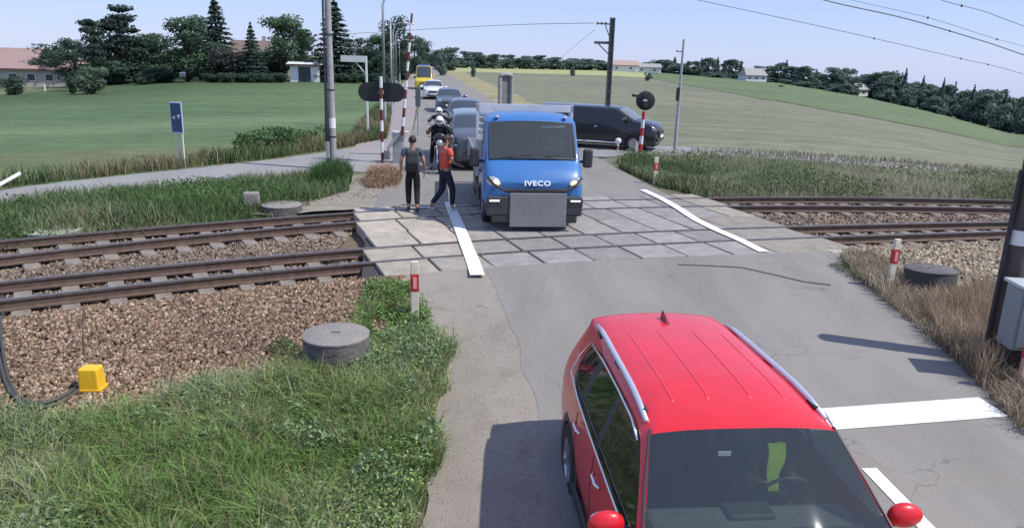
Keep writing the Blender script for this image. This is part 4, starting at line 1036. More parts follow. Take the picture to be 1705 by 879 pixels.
# ---- motorcyclists
def motorbike(label, px, py, plabel, helm, jack, yaw=QY):
    x, y, z = car_pos(px, py); t = thing('motorcycle', label, 'motorcycle', (x, y, z), -yaw)
    for yy in (.72, -.72):
        w_ = MB().lathe([(.20, -.05), (.28, -.06), (.31, -.03), (.31, .03), (.28, .06), (.20, .05)], (0, 0, 0), 20, 'X').build('wheel', M_TYRE, t, smooth=True); w_.location = (0, yy, .31)
        b = MB()
        for k in range(6): a = math.pi*k/3; b.cyl((0, 0, 0), (0, .21*math.cos(a), .21*math.sin(a)), .012, n=6)
        b.build('spokes', M_RIM, w_)
    MB().box((0, -.05, .52), (.30, .52, .36)).build('engine', M_BLK, t, bevel=.06, seg=3)
    MB().ell((0, .12, .88), (.15, .30, .14), 14).build('fuel_tank', P_BLACK, t, smooth=2)
    MB().ell((0, -.40, .82), (.15, .40, .07), 14).build('saddle', M_SEAT, t, smooth=2)
    for s in (-1, 1): MB().tube([(s*.07, .72, .31), (s*.08, .52, .72), (s*.08, .42, .98)], .025, 8).build('fork', M_CHROME, t)
    MB().tube([(-.38, .25, 1.08), (-.15, .40, 1.03), (.15, .40, 1.03), (.38, .25, 1.08)], .016, 8).build('handlebar', M_BLK, t)
    for s in (-1, 1): MB().ell((s*.36, .34, 1.22), (.06, .02, .04), 10).build('mirror', M_BLK, t, smooth=2)
    MB().ell((0, .60, .90), (.12, .09, .12), 14).build('headlight', M_LAMP, t, smooth=2)
    MB().ell((0, .53, 1.05), (.20, .10, .16), 14).build('fairing', P_BLACK, t, smooth=2)
    MB().box((0, .76, .66), (.13, .25, .03)).build('mudguard', P_BLACK, t, bevel=.01)
    bpy.context.view_layer.update(); q = to_world(t, (0, -.30, 0))
    ride = dict(pel=(0, -.02, .90), wai=(0, 0, 1.03), che=(0, .06, 1.22), nk=(0, .10, 1.38), hd=(0, .15, 1.51), top=(0, .15, 1.60), shL=(-.19, .08, 1.34), elL=(-.36, .26, 1.17), wrL=(-.36, .50, 1.10), shR=(.19, .08, 1.34), elR=(.36, .26, 1.17), wrR=(.36, .50, 1.10),
                hpL=(-.1, .02, .86), knL=(-.22, .42, .80), anL=(-.26, .22, .12), toL=(-.28, .36, .04), hpR=(.1, .02, .86), knR=(.22, .42, .80), anR=(.26, .22, .12), toR=(.28, .36, .04))
    person(plabel, (q.x, q.y, z), -yaw, ride, dict(top=jack, jacket=True, bottom=C_BLACK, helmet=helm))
M_HELM = mat('white_helmet', (.75, .76, .78), .25, coat=.5)
motorbike('dark motorcycle with its rider just behind the pedestrians', 732, 284, 'motorcycle rider in black jacket and white helmet nearest the pedestrians', M_HELM, C_BLACK)
motorbike('dark motorcycle farther back beside the queue of cars', 731, 256, 'motorcycle rider in dark gear and white helmet farther back beside the queued cars', M_HELM, C_CHAR)
# ------------------------------------------------------------------ poles, signals, signs
M_GALV = mat('galvanised', (.42, .43, .43), .55, .3, c2=(.34, .35, .35), scale=6)
M_CPOLE = mat('concrete_pole', (.34, .34, .33), .9, c2=(.27, .27, .26), scale=4, bump=.2)
M_WPAINT = mat('white_enamel', (.78, .78, .76), .5, c2=(.66, .66, .64), scale=6)
M_RPAINT = mat('red_enamel', (.50, .045, .04), .5, c2=(.40, .035, .03), scale=6)
M_DRED = mat('dull_dark_red', (.14, .03, .028), .6)
M_CONC = mat('old_concrete', (.26, .235, .21), .95, c2=(.20, .19, .17), scale=5, bump=.5)
M_CONCD = mat('dark_concrete', (.13, .125, .12), .95, c2=(.075, .07, .068), scale=4, bump=.5)  # darker concrete, for ring sides and one lid
M_BOARD = mat('signal_black', (.018, .02, .02), .6)
def gp(px, py):
    x, y = atg(px, py); return x, y, gz(x, y)
def up(px, py, x, y):
    """height at which the vertical through (x, y) is seen at image row py"""
    lo, hi = -5., 60.
    def row(z):
        cp, sp = math.cos(PITCH), math.sin(PITCH); dz = z-H; d = y*cp-dz*sp; u = x/d*F; v = -(y*sp+dz*cp)/d*F
        return 439.5+u*math.sin(ROLL)+v*math.cos(ROLL)
    for _ in range(50):
        m = (lo+hi)/2
        if row(m) > py: lo = m
        else: hi = m
    return (lo+hi)/2
def striped(parent, a, b, r0, r1, n, mats, name='band', caps=None):
    a = Vector(a); b = Vector(b)
    for k in range(n):
        p, q = a.lerp(b, k/n), a.lerp(b, (k+1)/n)
        MB().cyl(p, q, r0+(r1-r0)*k/n, r0+(r1-r0)*(k+1)/n, 12).build(name, mats[k % len(mats)], parent, smooth=True)
# utility pole, left
x, y, z = gp(556, 283)
t = thing('utility_pole', 'tall grey concrete utility pole with white band and black cable pipe', 'pole', (x, y, z))
b = MB(); b.cyl((0, 0, -.2), (0, 0, 9.5), .105, .08, 20); b.build('pole', M_CPOLE, t, smooth=True)
MB().cyl((0, 0, 1.28), (0, 0, 1.58), .108, .107, 20).build('white_band', M_WPAINT, t, smooth=True)
MB().tube([(-.15, -.06, 0), (-.15, -.06, 1.4), (-.14, -.05, 3.0), (-.11, -.04, 9.3)], [.065, .06, .035, .03], 10).build('cable_pipe', M_BLK, t, smooth=2)
MB().box((-.13, -.14, .62), (.10, .08, .5)).build('connection_box', M_GALV, t, bevel=.01)
for zz in (1.0, 2.4, 4.0, 6.): MB().cyl((0, -.0, zz), (0, 0, zz+.04), .112, .112, 18).build('clamp', M_BLK, t)
# warning light unit with striped post, left (seen from behind)
x, y, z = gp(637, 272)
t = thing('crossing_signal', 'red and white striped signal post with black oblong backboard left of the road', 'crossing signal', (x, y, z))
zt_ = up(640, 128, x, y)-z
striped(t, (0, 0, 0), (0, 0, zt_), .052, .052, 8, [M_DRED, M_WPAINT])
zb0, zb1 = up(640, 170, x, y)-z, up(640, 138, x, y)-z; hw = 33/1240*math.hypot(x, y)*1.14
zc = (zb0+zb1)/2; rr = (zb1-zb0)/2
pl = [(-hw+rr+rr*math.cos(a), zc+rr*math.sin(a)) for a in np.linspace(math.pi/2, 3*math.pi/2, 14)]+[(hw-rr+rr*math.cos(a), zc+rr*math.sin(a)) for a in np.linspace(-math.pi/2, math.pi/2, 14)]
MB().prism(pl, .07, .11, 'Y').build('backboard', M_BOARD, t, bevel=.008)
for s in (-1, 1):
    o = MB().cyl((s*hw*.52, .11, zc), (s*hw*.52, .19, zc), .15, .15, 20).build('lamp', M_BLK, t); MB().cyl((s*hw*.52, .19, zc), (s*hw*.52, .195, zc), .12, .12, 20).build('lens', mat('dark_red_lens', (.16, .01, .01), .15), o)
MB().box((.0, .05, zc), (.16, .06, .12)).build('bracket', M_GALV, t)
# raised barrier
x, y, z = gp(664, 272)
t = thing('raised_barrier', 'raised red and white barrier boom on its grey drive cabinet left of the road', 'barrier', (x, y, z))
MB().box((0, 0, .50), (.34, .40, 1.0)).build('drive_cabinet', M_GALV, t, bevel=.02)
MB().box((.06, -.02, 1.03), (.55, .14, .07)).build('cabinet_lid', M_WPAINT, t, bevel=.02)
for s in (-1, 1): MB().tube([(.02+s*.04, -.26*1, .95), (-.28+s*.02, -.30, .55), (-.34+s*.02, -.30, .15)], .03, 8).build('counterweight_arm', M_GALV, t)
MB().box((-.34, -.30, .30), (.20, .12, .30)).build('counterweight', mat('weight_grey', (.16, .17, .18), .6), t, bevel=.02)
p0 = Vector((.16, -.24, .95)); X2 = ray(688, 24); dd = math.hypot(x, y)/math.hypot(X2[0], X2[1]); p1_ = Vector((X2[0]*dd-x, X2[1]*dd-y-.3, H+X2[2]*dd-z))
striped(t, p0, p1_, .055, .032, 13, [M_DRED, M_WPAINT], 'boom_band')
MB().box((.16, -.15, .95), (.16, .14, .26)).build('boom_clamp', M_GALV, t, bevel=.01)
# low white signs/hoods right of the boom
x, y, z = gp(683, 240)
t = thing('signal_cabinet', 'narrow grey signal cabinet on a post at the pavement edge beside the raised barrier', 'cabinet', (x-.05, y+3, z))
MB().box((0, 0, 1.75), (.22, .18, .85)).build('cabinet', mat('cab_dark', (.10, .105, .11), .6), t, bevel=.02); MB().cyl((0, 0, 0), (0, 0, 1.35), .04, .04).build('post', M_GALV, t)
# street lamps
def lamp(px, D, py_top, arm, label, head=True, armdrop=.15):
    x, y = col(px, D, 150); z = gz(x, y); ht = up(px, py_top, x, y)-z
    t = thing('street_lamp', label, 'street lamp', (x, y, z), 0, 'street lamps along the pavement')
    MB().cyl((0, 0, 0), (0, 0, 1.3), .085, .08, 10).build('base_sleeve', M_GALV, t, smooth=True)
    if arm:
        pts = [(0, 0, 1.3), (0, 0, ht-.6), (.10*arm, 0, ht-.22), (.35*arm, 0, ht-.03), (arm*.7, 0, ht), (arm, 0, ht-armdrop*.3)]
        MB().tube(pts, [.07, .055, .045, .04, .035, .035], 8).build('pole', M_GALV, t, smooth=2)
        MB().ell((arm+.22, 0, ht-armdrop*.35), (.34, .14, .07), 12).build('lamp_head', mat('lamp_head', (.62, .63, .62), .4), t, smooth=2)
    else:
        MB().tube([(0, 0, 1.3), (0, 0, ht)], [.07, .035], 8).build('pole', M_GALV, t, smooth=2)
    return t
lamp(640, 38, -14, 1.45, 'tall slim street lamp nearest the crossing, its head at the top edge')
lamp(652, 47, 33, 0, 'straight bare light grey lamp pole without an arm behind the signal board')
lamp(656, 56, 38, 1.05, 'second street lamp with curved arm, just right of the bare pole')
lamp(660, 74, 48, 1.35, 'third street lamp with curved arm, behind the second one')
lamp(666, 104, 66, 1.1, 'farthest street lamp along the pavement beside the yellow ambulance')
# inverted-L white gantry
x, y, z = gp(613, 230); ht = up(612, 94, x, y)-z
t = thing('white_gantry', 'white inverted L shaped post with horizontal board at the field edge', 'post', (x, y, z))
MB().box((0, 0, ht/2), (.075, .075, ht)).build('post', M_WPAINT, t); w_ = 40/1240*math.hypot(x, y); MB().box((-w_/2, -.02, ht-.12), (w_, .05, .26)).build('board', mat('pale_board', (.62, .66, .60), .6), t)
MB().tube([(-.02, 0, ht-.75), (-.45, 0, ht-.25)], .02, 6).build('brace', M_WPAINT, t)
# blue sign on two posts
x, y, z = gp(303, 279); zt0 = up(303, 170, x, y)-z; zt1 = up(303, 222, x, y)-z
t = thing('blue_sign', 'dark blue upright sign on two pale posts beside the side road', 'sign', (x, y, z), -.25)
for s in (-1, 1): MB().cyl((s*.12, 0, 0), (s*.12, 0, zt0), .025, .025, 8).build('post', mat('pale_post', (.55, .60, .55), .5), t, smooth=True)
MB().box((0, -.04, (zt0+zt1)/2), (.42, .03, zt0-zt1)).build('rim', mat('sign_rim', (.45, .58, .72), .5), t, bevel=.01); MB().box((0, -.058, (zt0+zt1)/2), (.35, .012, zt0-zt1-.08)).build('panel', mat('sign_blue', (.035, .065, .14), .45, c2=(.05, .085, .17), scale=4), t)
for q in ((-.09, .0, .10, .03), (-.055, .0, .03, .09), (.09, .03, .03, .12), (.06, .06, .03, .06), (.12, .06, .03, .06)): MB().box((q[0], -.067, (zt0+zt1)/2+q[1]), (q[2], .006, q[3])).build('mark', M_WPAINT, t)
# white rail end at the left edge
a = gp(-60, 352); b0 = (a[0], a[1])
t = thing('white_rail', 'white painted rail end sticking in at the left edge beside the side road', 'rail', (a[0], a[1], a[2]))
ra, rb_ = ray(-70, 346), ray(33, 289); dA, dB = 17.2, 18.6
A = Vector((ra[0]*dA, ra[1]*dA, H+ra[2]*dA)); Bq = Vector((rb_[0]*dB, rb_[1]*dB, H+rb_[2]*dB)); o_ = Vector(a)
MB().tube([A-o_, Bq-o_], .045, 8).build('beam', M_WPAINT, t); pz = A.lerp(Bq, .12)
MB().cyl(pz-o_, (pz.x-o_.x, pz.y-o_.y, gz(pz.x, pz.y)-o_.z), .04, .05, 8).build('post', M_WPAINT, t)
# concrete rings and blocks
def ring(px, py, r, h, label, m=M_CONC, side=None, lid=True, tilt=0., z=None):
    x, y, zz = gp(px, py); zz = zz if z is None else z
    t = thing('concrete_manhole', label, 'manhole', (x, y, zz))
    MB().lathe([(r*1.02, -.15), (r, h-.03), (r*.985, h), (r*.86, h+.004), (.001, h+.006)], (0, 0, 0), 40).build('ring', side or m, t, smooth=True)
    MB().lathe([(r*1.01, h-.005), (r*1.015, h+.018), (r*.97, h+.028), (.001, h+.032)], (0, 0, 0), 40).build('lid', m, t, smooth=True)
    MB().tube([(-.05, 0, h+.03), (-.04, 0, h+.045), (.04, 0, h+.045), (.05, 0, h+.03)], .006, 6).build('lid_handle', M_RAIL, t)
    t.rotation_euler = (tilt, 0, 0); return t
ring(562, 622, .385, .48, 'big round concrete manhole among the green weeds in the left foreground', M_CONC, M_CONCD)
ring(470, 357, .44, .20, 'low concrete manhole with lid beyond the far track beside the concrete block', M_CONC, M_CONCD)
ring(90, 392, .50, .06, 'flat pale concrete manhole lid at the far left beside the far track', mat('pale_lid', (.33, .35, .28), .9, c2=(.26, .27, .22), scale=6))
ring(1545, 484, .40, .36, 'dark round concrete manhole on the right verge below the pale ballast', M_CONCD, mat('ring_dark', (.06, .06, .058), .9), tilt=-.05)
x, y, z = gp(420, 350); o = MB().box((x, y, z+.19), (.36, .26, .44), rotz(.2), .93).build('concrete_block', M_CONC, None, bevel=.03); tag(o, 'upright grey concrete block beyond the far track in front of tall grass', 'concrete block')
# marker posts
def marker(px, py, top, label, wd=.11, lean=0., m=None, band=(.52, .80)):
    x, y, z = gp(px, py); ht = up(px, top, x, y)-z
    t = thing('marker_post', label, 'marker post', (x, y, z), .2, 'red and white marker posts beside the crossing')
    m = m or mat('marker_white', (.66, .62, .50), .7, c2=(.52, .48, .38), scale=8)
    MB().box((0, 0, ht/2-.05), (wd, wd*.55, ht+.1), None, .94).build('post', m, t, bevel=.008)
    MB().box((0, 0, ht*(band[0]+band[1])/2), (wd*1.04, wd*.60, ht*(band[1]-band[0])), None, .99).build('red_band', M_RPAINT, t)
    MB().box((-.0, -wd*.34, ht*(band[0]+band[1])/2), (wd*.45, .012, ht*.18)).build('reflector', mat('reflector_pink', (.75, .30, .28), .3), t)
    t.rotation_euler = (0, lean, .2); return t
marker(691, 538, 435, 'white marker post with red band near the left corner of the deck, above the weeds')
marker(1479, 482, 398, 'weathered white marker post with red band leaning on the dry right verge', lean=.03)
marker(1090, 307, 262, 'small red and white marker post at the grassy right corner beyond the tracks', wd=.13, lean=.0)
marker(1696, 655, 540, 'faded reddish marker post at the right edge below the grey cabinet', wd=.10, m=mat('faded_pink', (.50, .28, .22), .8, c2=(.42, .36, .30), scale=5))
x, y, z = gp(1028, 258); t = thing('reflector_post', 'short white post with round head in front of the black van', 'marker post', (x, y, z))
MB().cyl((0, 0, 0), (0, 0, .42), .035, .035, 8).build('post', M_WPAINT, t); MB().ell((0, 0, .52), (.12, .06, .12), 14).build('round_head', M_WPAINT, t, smooth=2)
MB().cyl((0, 0, .22), (0, 0, .32), .038, .038, 8).build('red_band', M_RPAINT, t)
# right signal
x, y, z = gp(1065, 267); zs_ = up(1070, 186, x, y)-z; zh = up(1070, 168, x, y)-z
t = thing('crossing_signal', 'red and white striped signal post with round black head right of the road', 'crossing signal', (x, y, z), .0)
striped(t, (0, 0, 0), (.03, 0, zs_), .075, .06, 6, [M_WPAINT, M_RPAINT])
MB().box((-.14, 0, .30), (.10, .10, .75)).build('side_board', mat('redwhite', (.62, .2, .18), .6, c2=(.75, .72, .7), scale=4), t)
o = MB().lathe([(.001, .05), (.30, .05), (.34, .03), (.34, -.03), (.30, -.05), (.001, -.05)], (.06, 0, zh), 28, 'Y').build('round_head', M_BOARD, t, smooth=True)
for zz in (.14, -.12):
    MB().cyl((.06, -.05, zh+zz), (.06, -.16, zh+zz), .11, .10, 18).build('hood', M_BLK, o)
MB().ell((.02, -.12, zh+.01), (.09, .06, .05), 12).build('lamp', mat('pale_lens', (.45, .47, .47), .3), o, smooth=2)
MB().box((-.28, -.05, zh+.16), (.34, .08, .09), roty(.15)).build('bell_arm', M_BLK, t); MB().tube([(.06, 0, zh+.34), (.07, 0, zh+.58)], .02, 6).build('finial', M_GALV, t)
# slim grey pole on the right
x, y, z = gp(1123, 257); ht = up(1137, 66, x, y)-z
t = thing('camera_pole', 'slim pale grey pole with small black box, right of the round signal', 'pole', (x, y, z))
MB().cyl((0, 0, 0), (0, 0, ht), .075, .04, 12).build('pole', M_GALV, t, smooth=True); MB().box((-.07, -.06, up(1130, 157, x, y)-z), (.13, .14, .50)).build('black_box', M_BLK, t, bevel=.02)
MB().box((-.10, 0, ht-.45), (.26, .04, .05)).build('bracket', M_GALV, t); MB().ell((-.22, 0, ht-.43), (.05, .05, .05), 8).build('camera_head', M_GALV, t, smooth=2)
# catenary mast beyond the van
x, y = col(1011, 39, 190); z = gz(x, y); ht = up(1011, 30, x, y)-z; k = 1240/39
t = thing('catenary_mast', 'dark steel overhead line mast with brackets standing behind the black van', 'mast', (x, y, z))
b = MB(); b.box((-.10, 0, ht/2), (.05, .20, ht)); b.box((.10, 0, ht/2), (.05, .20, ht)); b.box((0, .0, ht/2), (.17, .03, ht)); b.build('column', mat('mast_steel', (.11, .12, .12), .7, c2=(.075, .08, .08), scale=5), t)
M_MST = MAT['mast_steel']
for zz in np.arange(.5, ht, .5): MB().box((0, -.10, zz), (.26, .02, .05)).build('lacing_bar', M_MST, t)
z1 = up(1000, 72, x, y)-z; z2 = up(990, 41, x, y)-z; z3 = up(1005, 90, x, y)-z
MB().box((-.45, 0, z1), (.80, .10, .13)).build('bracket_arm', M_MST, t); MB().tube([(-.65, 0, z1-.05), (-.02, 0, z3-.1)], .03, 6).build('strut', M_MST, t)
MB().tube([(0, 0, z2), (-.75, 0, z2+.02)], .035, 6).build('top_arm', M_MST, t)
MB().tube([(-.05, 0, z1+.15), (-.35, 0, z2-.05)], .025, 6).build('strut', M_MST, t)
for q in (-.32, -.52, -.74): MB().lathe([(.001, -.07), (.06, -.05), (.03, -.02), (.07, 0), (.03, .02), (.06, .05), (.001, .07)], (q, 0, z2+.03), 10).build('insulator', mat('insulator', (.14, .12, .12), .3), t)
MAST = Vector((x, y, z+z2)); 
# grey two-legged board behind the truck
x, y = col(841, 33, 200); z = gz(x, y); zt2 = up(841, 124, x, y)-z; zm = up(841, 178, x, y)-z
t = thing('grey_board', 'weathered grey board on two stout posts standing behind the truck cab', 'board', (x, y, z), .35)
for s in (-1, 1): MB().cyl((s*.27, 0, 0), (s*.27, 0, zt2-.15), .085, .085, 12).build('post', M_CPOLE, t, smooth=True)
MB().box((0, .06, (zt2+zm)/2), (.52, .05, (zt2-zm)*.92)).build('panel', mat('board_grey', (.24, .235, .23), .8, c2=(.17, .165, .16), scale=4), t); 
MB().tube([(-.27, 0, zt2-.16), (-.22, 0, zt2-.03), (.0, 0, zt2), (.22, 0, zt2-.03), (.27, 0, zt2-.16)], .085, 10).build('top_bow', M_CPOLE, t, smooth=2)
# right foreground pole and cabinet
x, y, z = gp(1660, 612)
t = thing('utility_pole', 'thick dark brown utility pole with white band at the right edge', 'pole', (x+.05, y+.15, z))
M_WOOD = mat('dark_pole', (.10, .085, .075), .85, c2=(.06, .052, .047), scale=6, bump=.3, stretch=(4, 4, .5))
MB().cyl((0, 0, -.2), (0, 0, 2.85), .145, .135, 24).build('pole', M_WOOD, t, smooth=True)
zb = up(1680, 406, x+.05, y+.15)-z; zb2 = up(1680, 382, x+.05, y+.15)-z
MB().cyl((0, 0, zb), (0, 0, zb2), .147, .146, 24).build('white_band', M_WPAINT, t, smooth=True)
MB().tube([(-.19, -.05, 0), (-.19, -.05, 1.4), (-.17, -.02, 2.6)], .03, 8).build('cable_pipe', M_BLK, t)
t = thing('grey_cabinet', 'grey steel electrical cabinet with pale lid mounted in front of the dark right pole', 'cabinet', (x+.06, y-.26, z+.08), -.10); t.scale = (1.22, 1.1, 1.22)
M_CAB = mat('cabinet_grey', (.24, .27, .28), .55, .1, c2=(.20, .225, .235), scale=3)
MB().box((0, -.08, .62), (.44, .32, .66)).build('case', M_CAB, t, bevel=.012); MB().box((0, -.08, .965), (.50, .38, .035)).build('lid', mat('cab_lid', (.42, .45, .45), .5), t, bevel=.008)
MB().box((-.005, -.248, .62), (.36, .012, .58)).build('door', M_CAB, t, bevel=.004)
o = MB().lathe([(.055, -.006), (.055, .0), (.035, .0), (.035, -.006)], (-.07, -.258, .82), 6, 'Y').build('emblem', mat('emblem_dark', (.05, .055, .06), .5), t)
MB().tube([(.16, -.26, .66), (.16, -.275, .62), (.16, -.26, .58)], .008, 6).build('handle', M_BLK, t)
for s in (-1, 1): MB().box((s*.17, -.05, .13), (.06, .08, .40)).build('leg', M_BLK, t)
MB().box((0, .05, .14), (.26, .14, .36)).build('plinth', M_BLK, t); MB().tube([(.02, -.2, .28), (.10, -.25, .16), (.16, -.22, .05)], .012, 6).build('cable', M_WPAINT, t)
MB().tube([(.16, -.262, .74), (.10, -.30, .50), (.13, -.262, .33)], .006, 5).build('cord', M_BLK, t)
# yellow trackside box and hoses
x, y, z = gp(156, 655)
t = thing('yellow_box', 'yellow trackside junction box on a black foot standing on the ballast', 'junction box', (x, y, z), .05)
MB().box((0, 0, .18), (.225, .18, .26), None, .90).build('housing', mat('box_yellow', (.80, .47, .02), .45, c2=(.70, .40, .02), scale=5), t, bevel=.02, seg=3)
MB().box((0, 0, .065), (.25, .20, .02)).build('flange', MAT['box_yellow'], t); MB().box((.01, 0, .0), (.20, .16, .13)).build('foot', M_BLK, t)
def ground_line(pts, dz=.03, n=40):
    P = [atg(*p) for p in pts]; P = np.array(P); d = np.concatenate([[0], np.cumsum(np.hypot(*np.diff(P, axis=0).T))]); tt = np.linspace(0, d[-1], n)
    q = np.stack([np.interp(tt, d, P[:, i]) for i in (0, 1)], -1)
    for _ in range(3): q[1:-1] = (q[:-2]+2*q[1:-1]+q[2:])/4
    return [(a, b, gz(a, b)+dz) for a, b in q]
for i, (pts, r, lb) in enumerate((([(140, 648), (110, 672), (70, 690), (35, 680), (14, 640), (4, 580), (6, 520), (10, 503)], .020, 'outer thick black hose curving from the yellow box to the near rail'),
                              ([(142, 652), (112, 680), (75, 697), (40, 690), (12, 655), (-4, 590), (0, 520), (4, 500)], .020, 'second thick black hose lying outside the first, left of the yellow box'),
                              ([(140, 500), (141, 530), (139, 560), (142, 598)], .010, 'thin brown cable running straight from the rail to the yellow box'))):
    o = MB().tube(ground_line(pts, .075 if r > .015 else .06), r, 8).build('cable', mat('hose', (.06, .055, .045), .6) if r > .015 else mat('brown_cable', (.07, .05, .035), .7), None, smooth=2); tag(o, lb, 'cable')
x, y, z = gp(140, 680); o = MB().box((x, y, z+.06), (.10, .025, .02), rotz(.8)).build('concrete_chip', M_CONC, None); tag(o, 'small pale chip lying on the ballast just under the yellow box', 'chip')
# small pale litter near the far-left lid
x, y, z = gp(167, 380); o = MB().box((x, y, z+.06), (.16, .07, .06), rotz(.3)).build('white_stone', mat('pale_yellow', (.70, .66, .50), .8), None, bevel=.02); tag(o, 'small pale yellow stone in the grass beside the far track', 'stone')
# overhead wires
def wire(pts, r, label, clamps=()):
    P = []
    for px, py, D in pts:
        d = ray(px, py); n = math.hypot(d[0], d[1]); P.append(Vector((d[0]/n*D, d[1]/n*D, H+d[2]/n*D)))
    # quadratic smoothing
    Q = []; n = 40; m = len(P)-1
    for i in range(n+1):
        u = i/n*m; a = min(int(u), m-1); f = u-a; p_ = [P[max(a-1, 0)], P[a], P[a+1], P[min(a+2, m)]]
        Q.append(.5*((2*p_[1])+(-p_[0]+p_[2])*f+(2*p_[0]-5*p_[1]+4*p_[2]-p_[3])*f*f+(-p_[0]+3*p_[1]-3*p_[2]+p_[3])*f**3))
    o0 = Q[0]; t = thing('overhead_wire', label, 'wire', o0)
    MB().tube([q-o0 for q in Q], r, 6).build('wire', mat('wire', (.10, .10, .11), .5, .3), t)
    for c in clamps: MB().ell(Q[int(c*n)]-o0, (.03, .03, .045), 8).build('clamp', M_BLK, t)
    return t
wire([(1060,-22,24), (1160,0,25), (1400,52,30), (1600,98,36), (1705,124,40), (1950,200,52)], .010, 'lowest thin overhead wire crossing the sky at the upper right', (.45, .62, .72))
wire([(1250,-40,24), (1370,0,25), (1510,32,28), (1640,70,33), (1705,92,36), (1950,175,46)], .017, 'thick dark overhead wire in the middle of the upper right sky', (.52,))
wire([(1290,-40,24), (1400,-4,25), (1545,30,28), (1660,66,33), (1705,78,36), (1950,150,46)], .007, 'faint thin overhead wire just above the thick one', (.42, .62))
wire([(1420,-50,24), (1565,0,25), (1640,20,28), (1705,44,30), (1950,130,40)], .009, 'topmost overhead wire at the right corner of the sky', (.35,))
wire([(560,58,60), (770,46,50), (880,41,43), (990,39,39)], .014, 'single overhead wire running left from the steel mast')
wire([(930,100,60), (960,75,50), (990,50,39)], .010, 'short slanting wire hanging from the steel mast')

# ------------------------------------------------------------------ trees
M_LEAF = None
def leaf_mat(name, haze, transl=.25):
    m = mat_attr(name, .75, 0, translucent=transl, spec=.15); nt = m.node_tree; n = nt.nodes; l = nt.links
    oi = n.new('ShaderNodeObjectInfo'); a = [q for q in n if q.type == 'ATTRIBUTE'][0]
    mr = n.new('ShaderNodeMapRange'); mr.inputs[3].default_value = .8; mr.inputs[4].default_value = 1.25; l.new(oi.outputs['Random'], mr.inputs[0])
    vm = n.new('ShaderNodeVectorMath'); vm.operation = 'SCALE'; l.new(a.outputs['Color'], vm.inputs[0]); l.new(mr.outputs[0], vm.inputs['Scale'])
    mx = n.new('ShaderNodeMix'); mx.data_type = 'RGBA'; mx.inputs[0].default_value = haze[3]; mx.inputs[7].default_value = (*haze[:3], 1); l.new(vm.outputs[0], mx.inputs[6])  # aerial haze mixed into the leaf colour itself
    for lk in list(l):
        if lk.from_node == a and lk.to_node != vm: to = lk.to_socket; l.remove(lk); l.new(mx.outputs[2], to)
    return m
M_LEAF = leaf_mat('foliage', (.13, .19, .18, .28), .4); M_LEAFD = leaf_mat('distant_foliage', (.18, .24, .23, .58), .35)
M_BARK = mat('bark', (.09, .07, .055), .95, c2=(.05, .04, .03), scale=8, bump=.5)
def quads(P, N, S, asp=.7):
    """leaf quads at P facing N with size S"""
    n = len(P); up_ = RNG.normal(size=(n, 3)); T = np.cross(N, up_); T /= np.linalg.norm(T, axis=1)[:, None]+1e-9; B = np.cross(N, T)
    T = T*S[:, None]; B = B*S[:, None]*asp
    V = np.stack([P-T*.5-B*.3, P+T*.1-B*.5, P+T*.5+B*.2, P-T*.1+B*.5], 1)
    return V.reshape(-1, 3), np.arange(4*n).reshape(-1, 4)
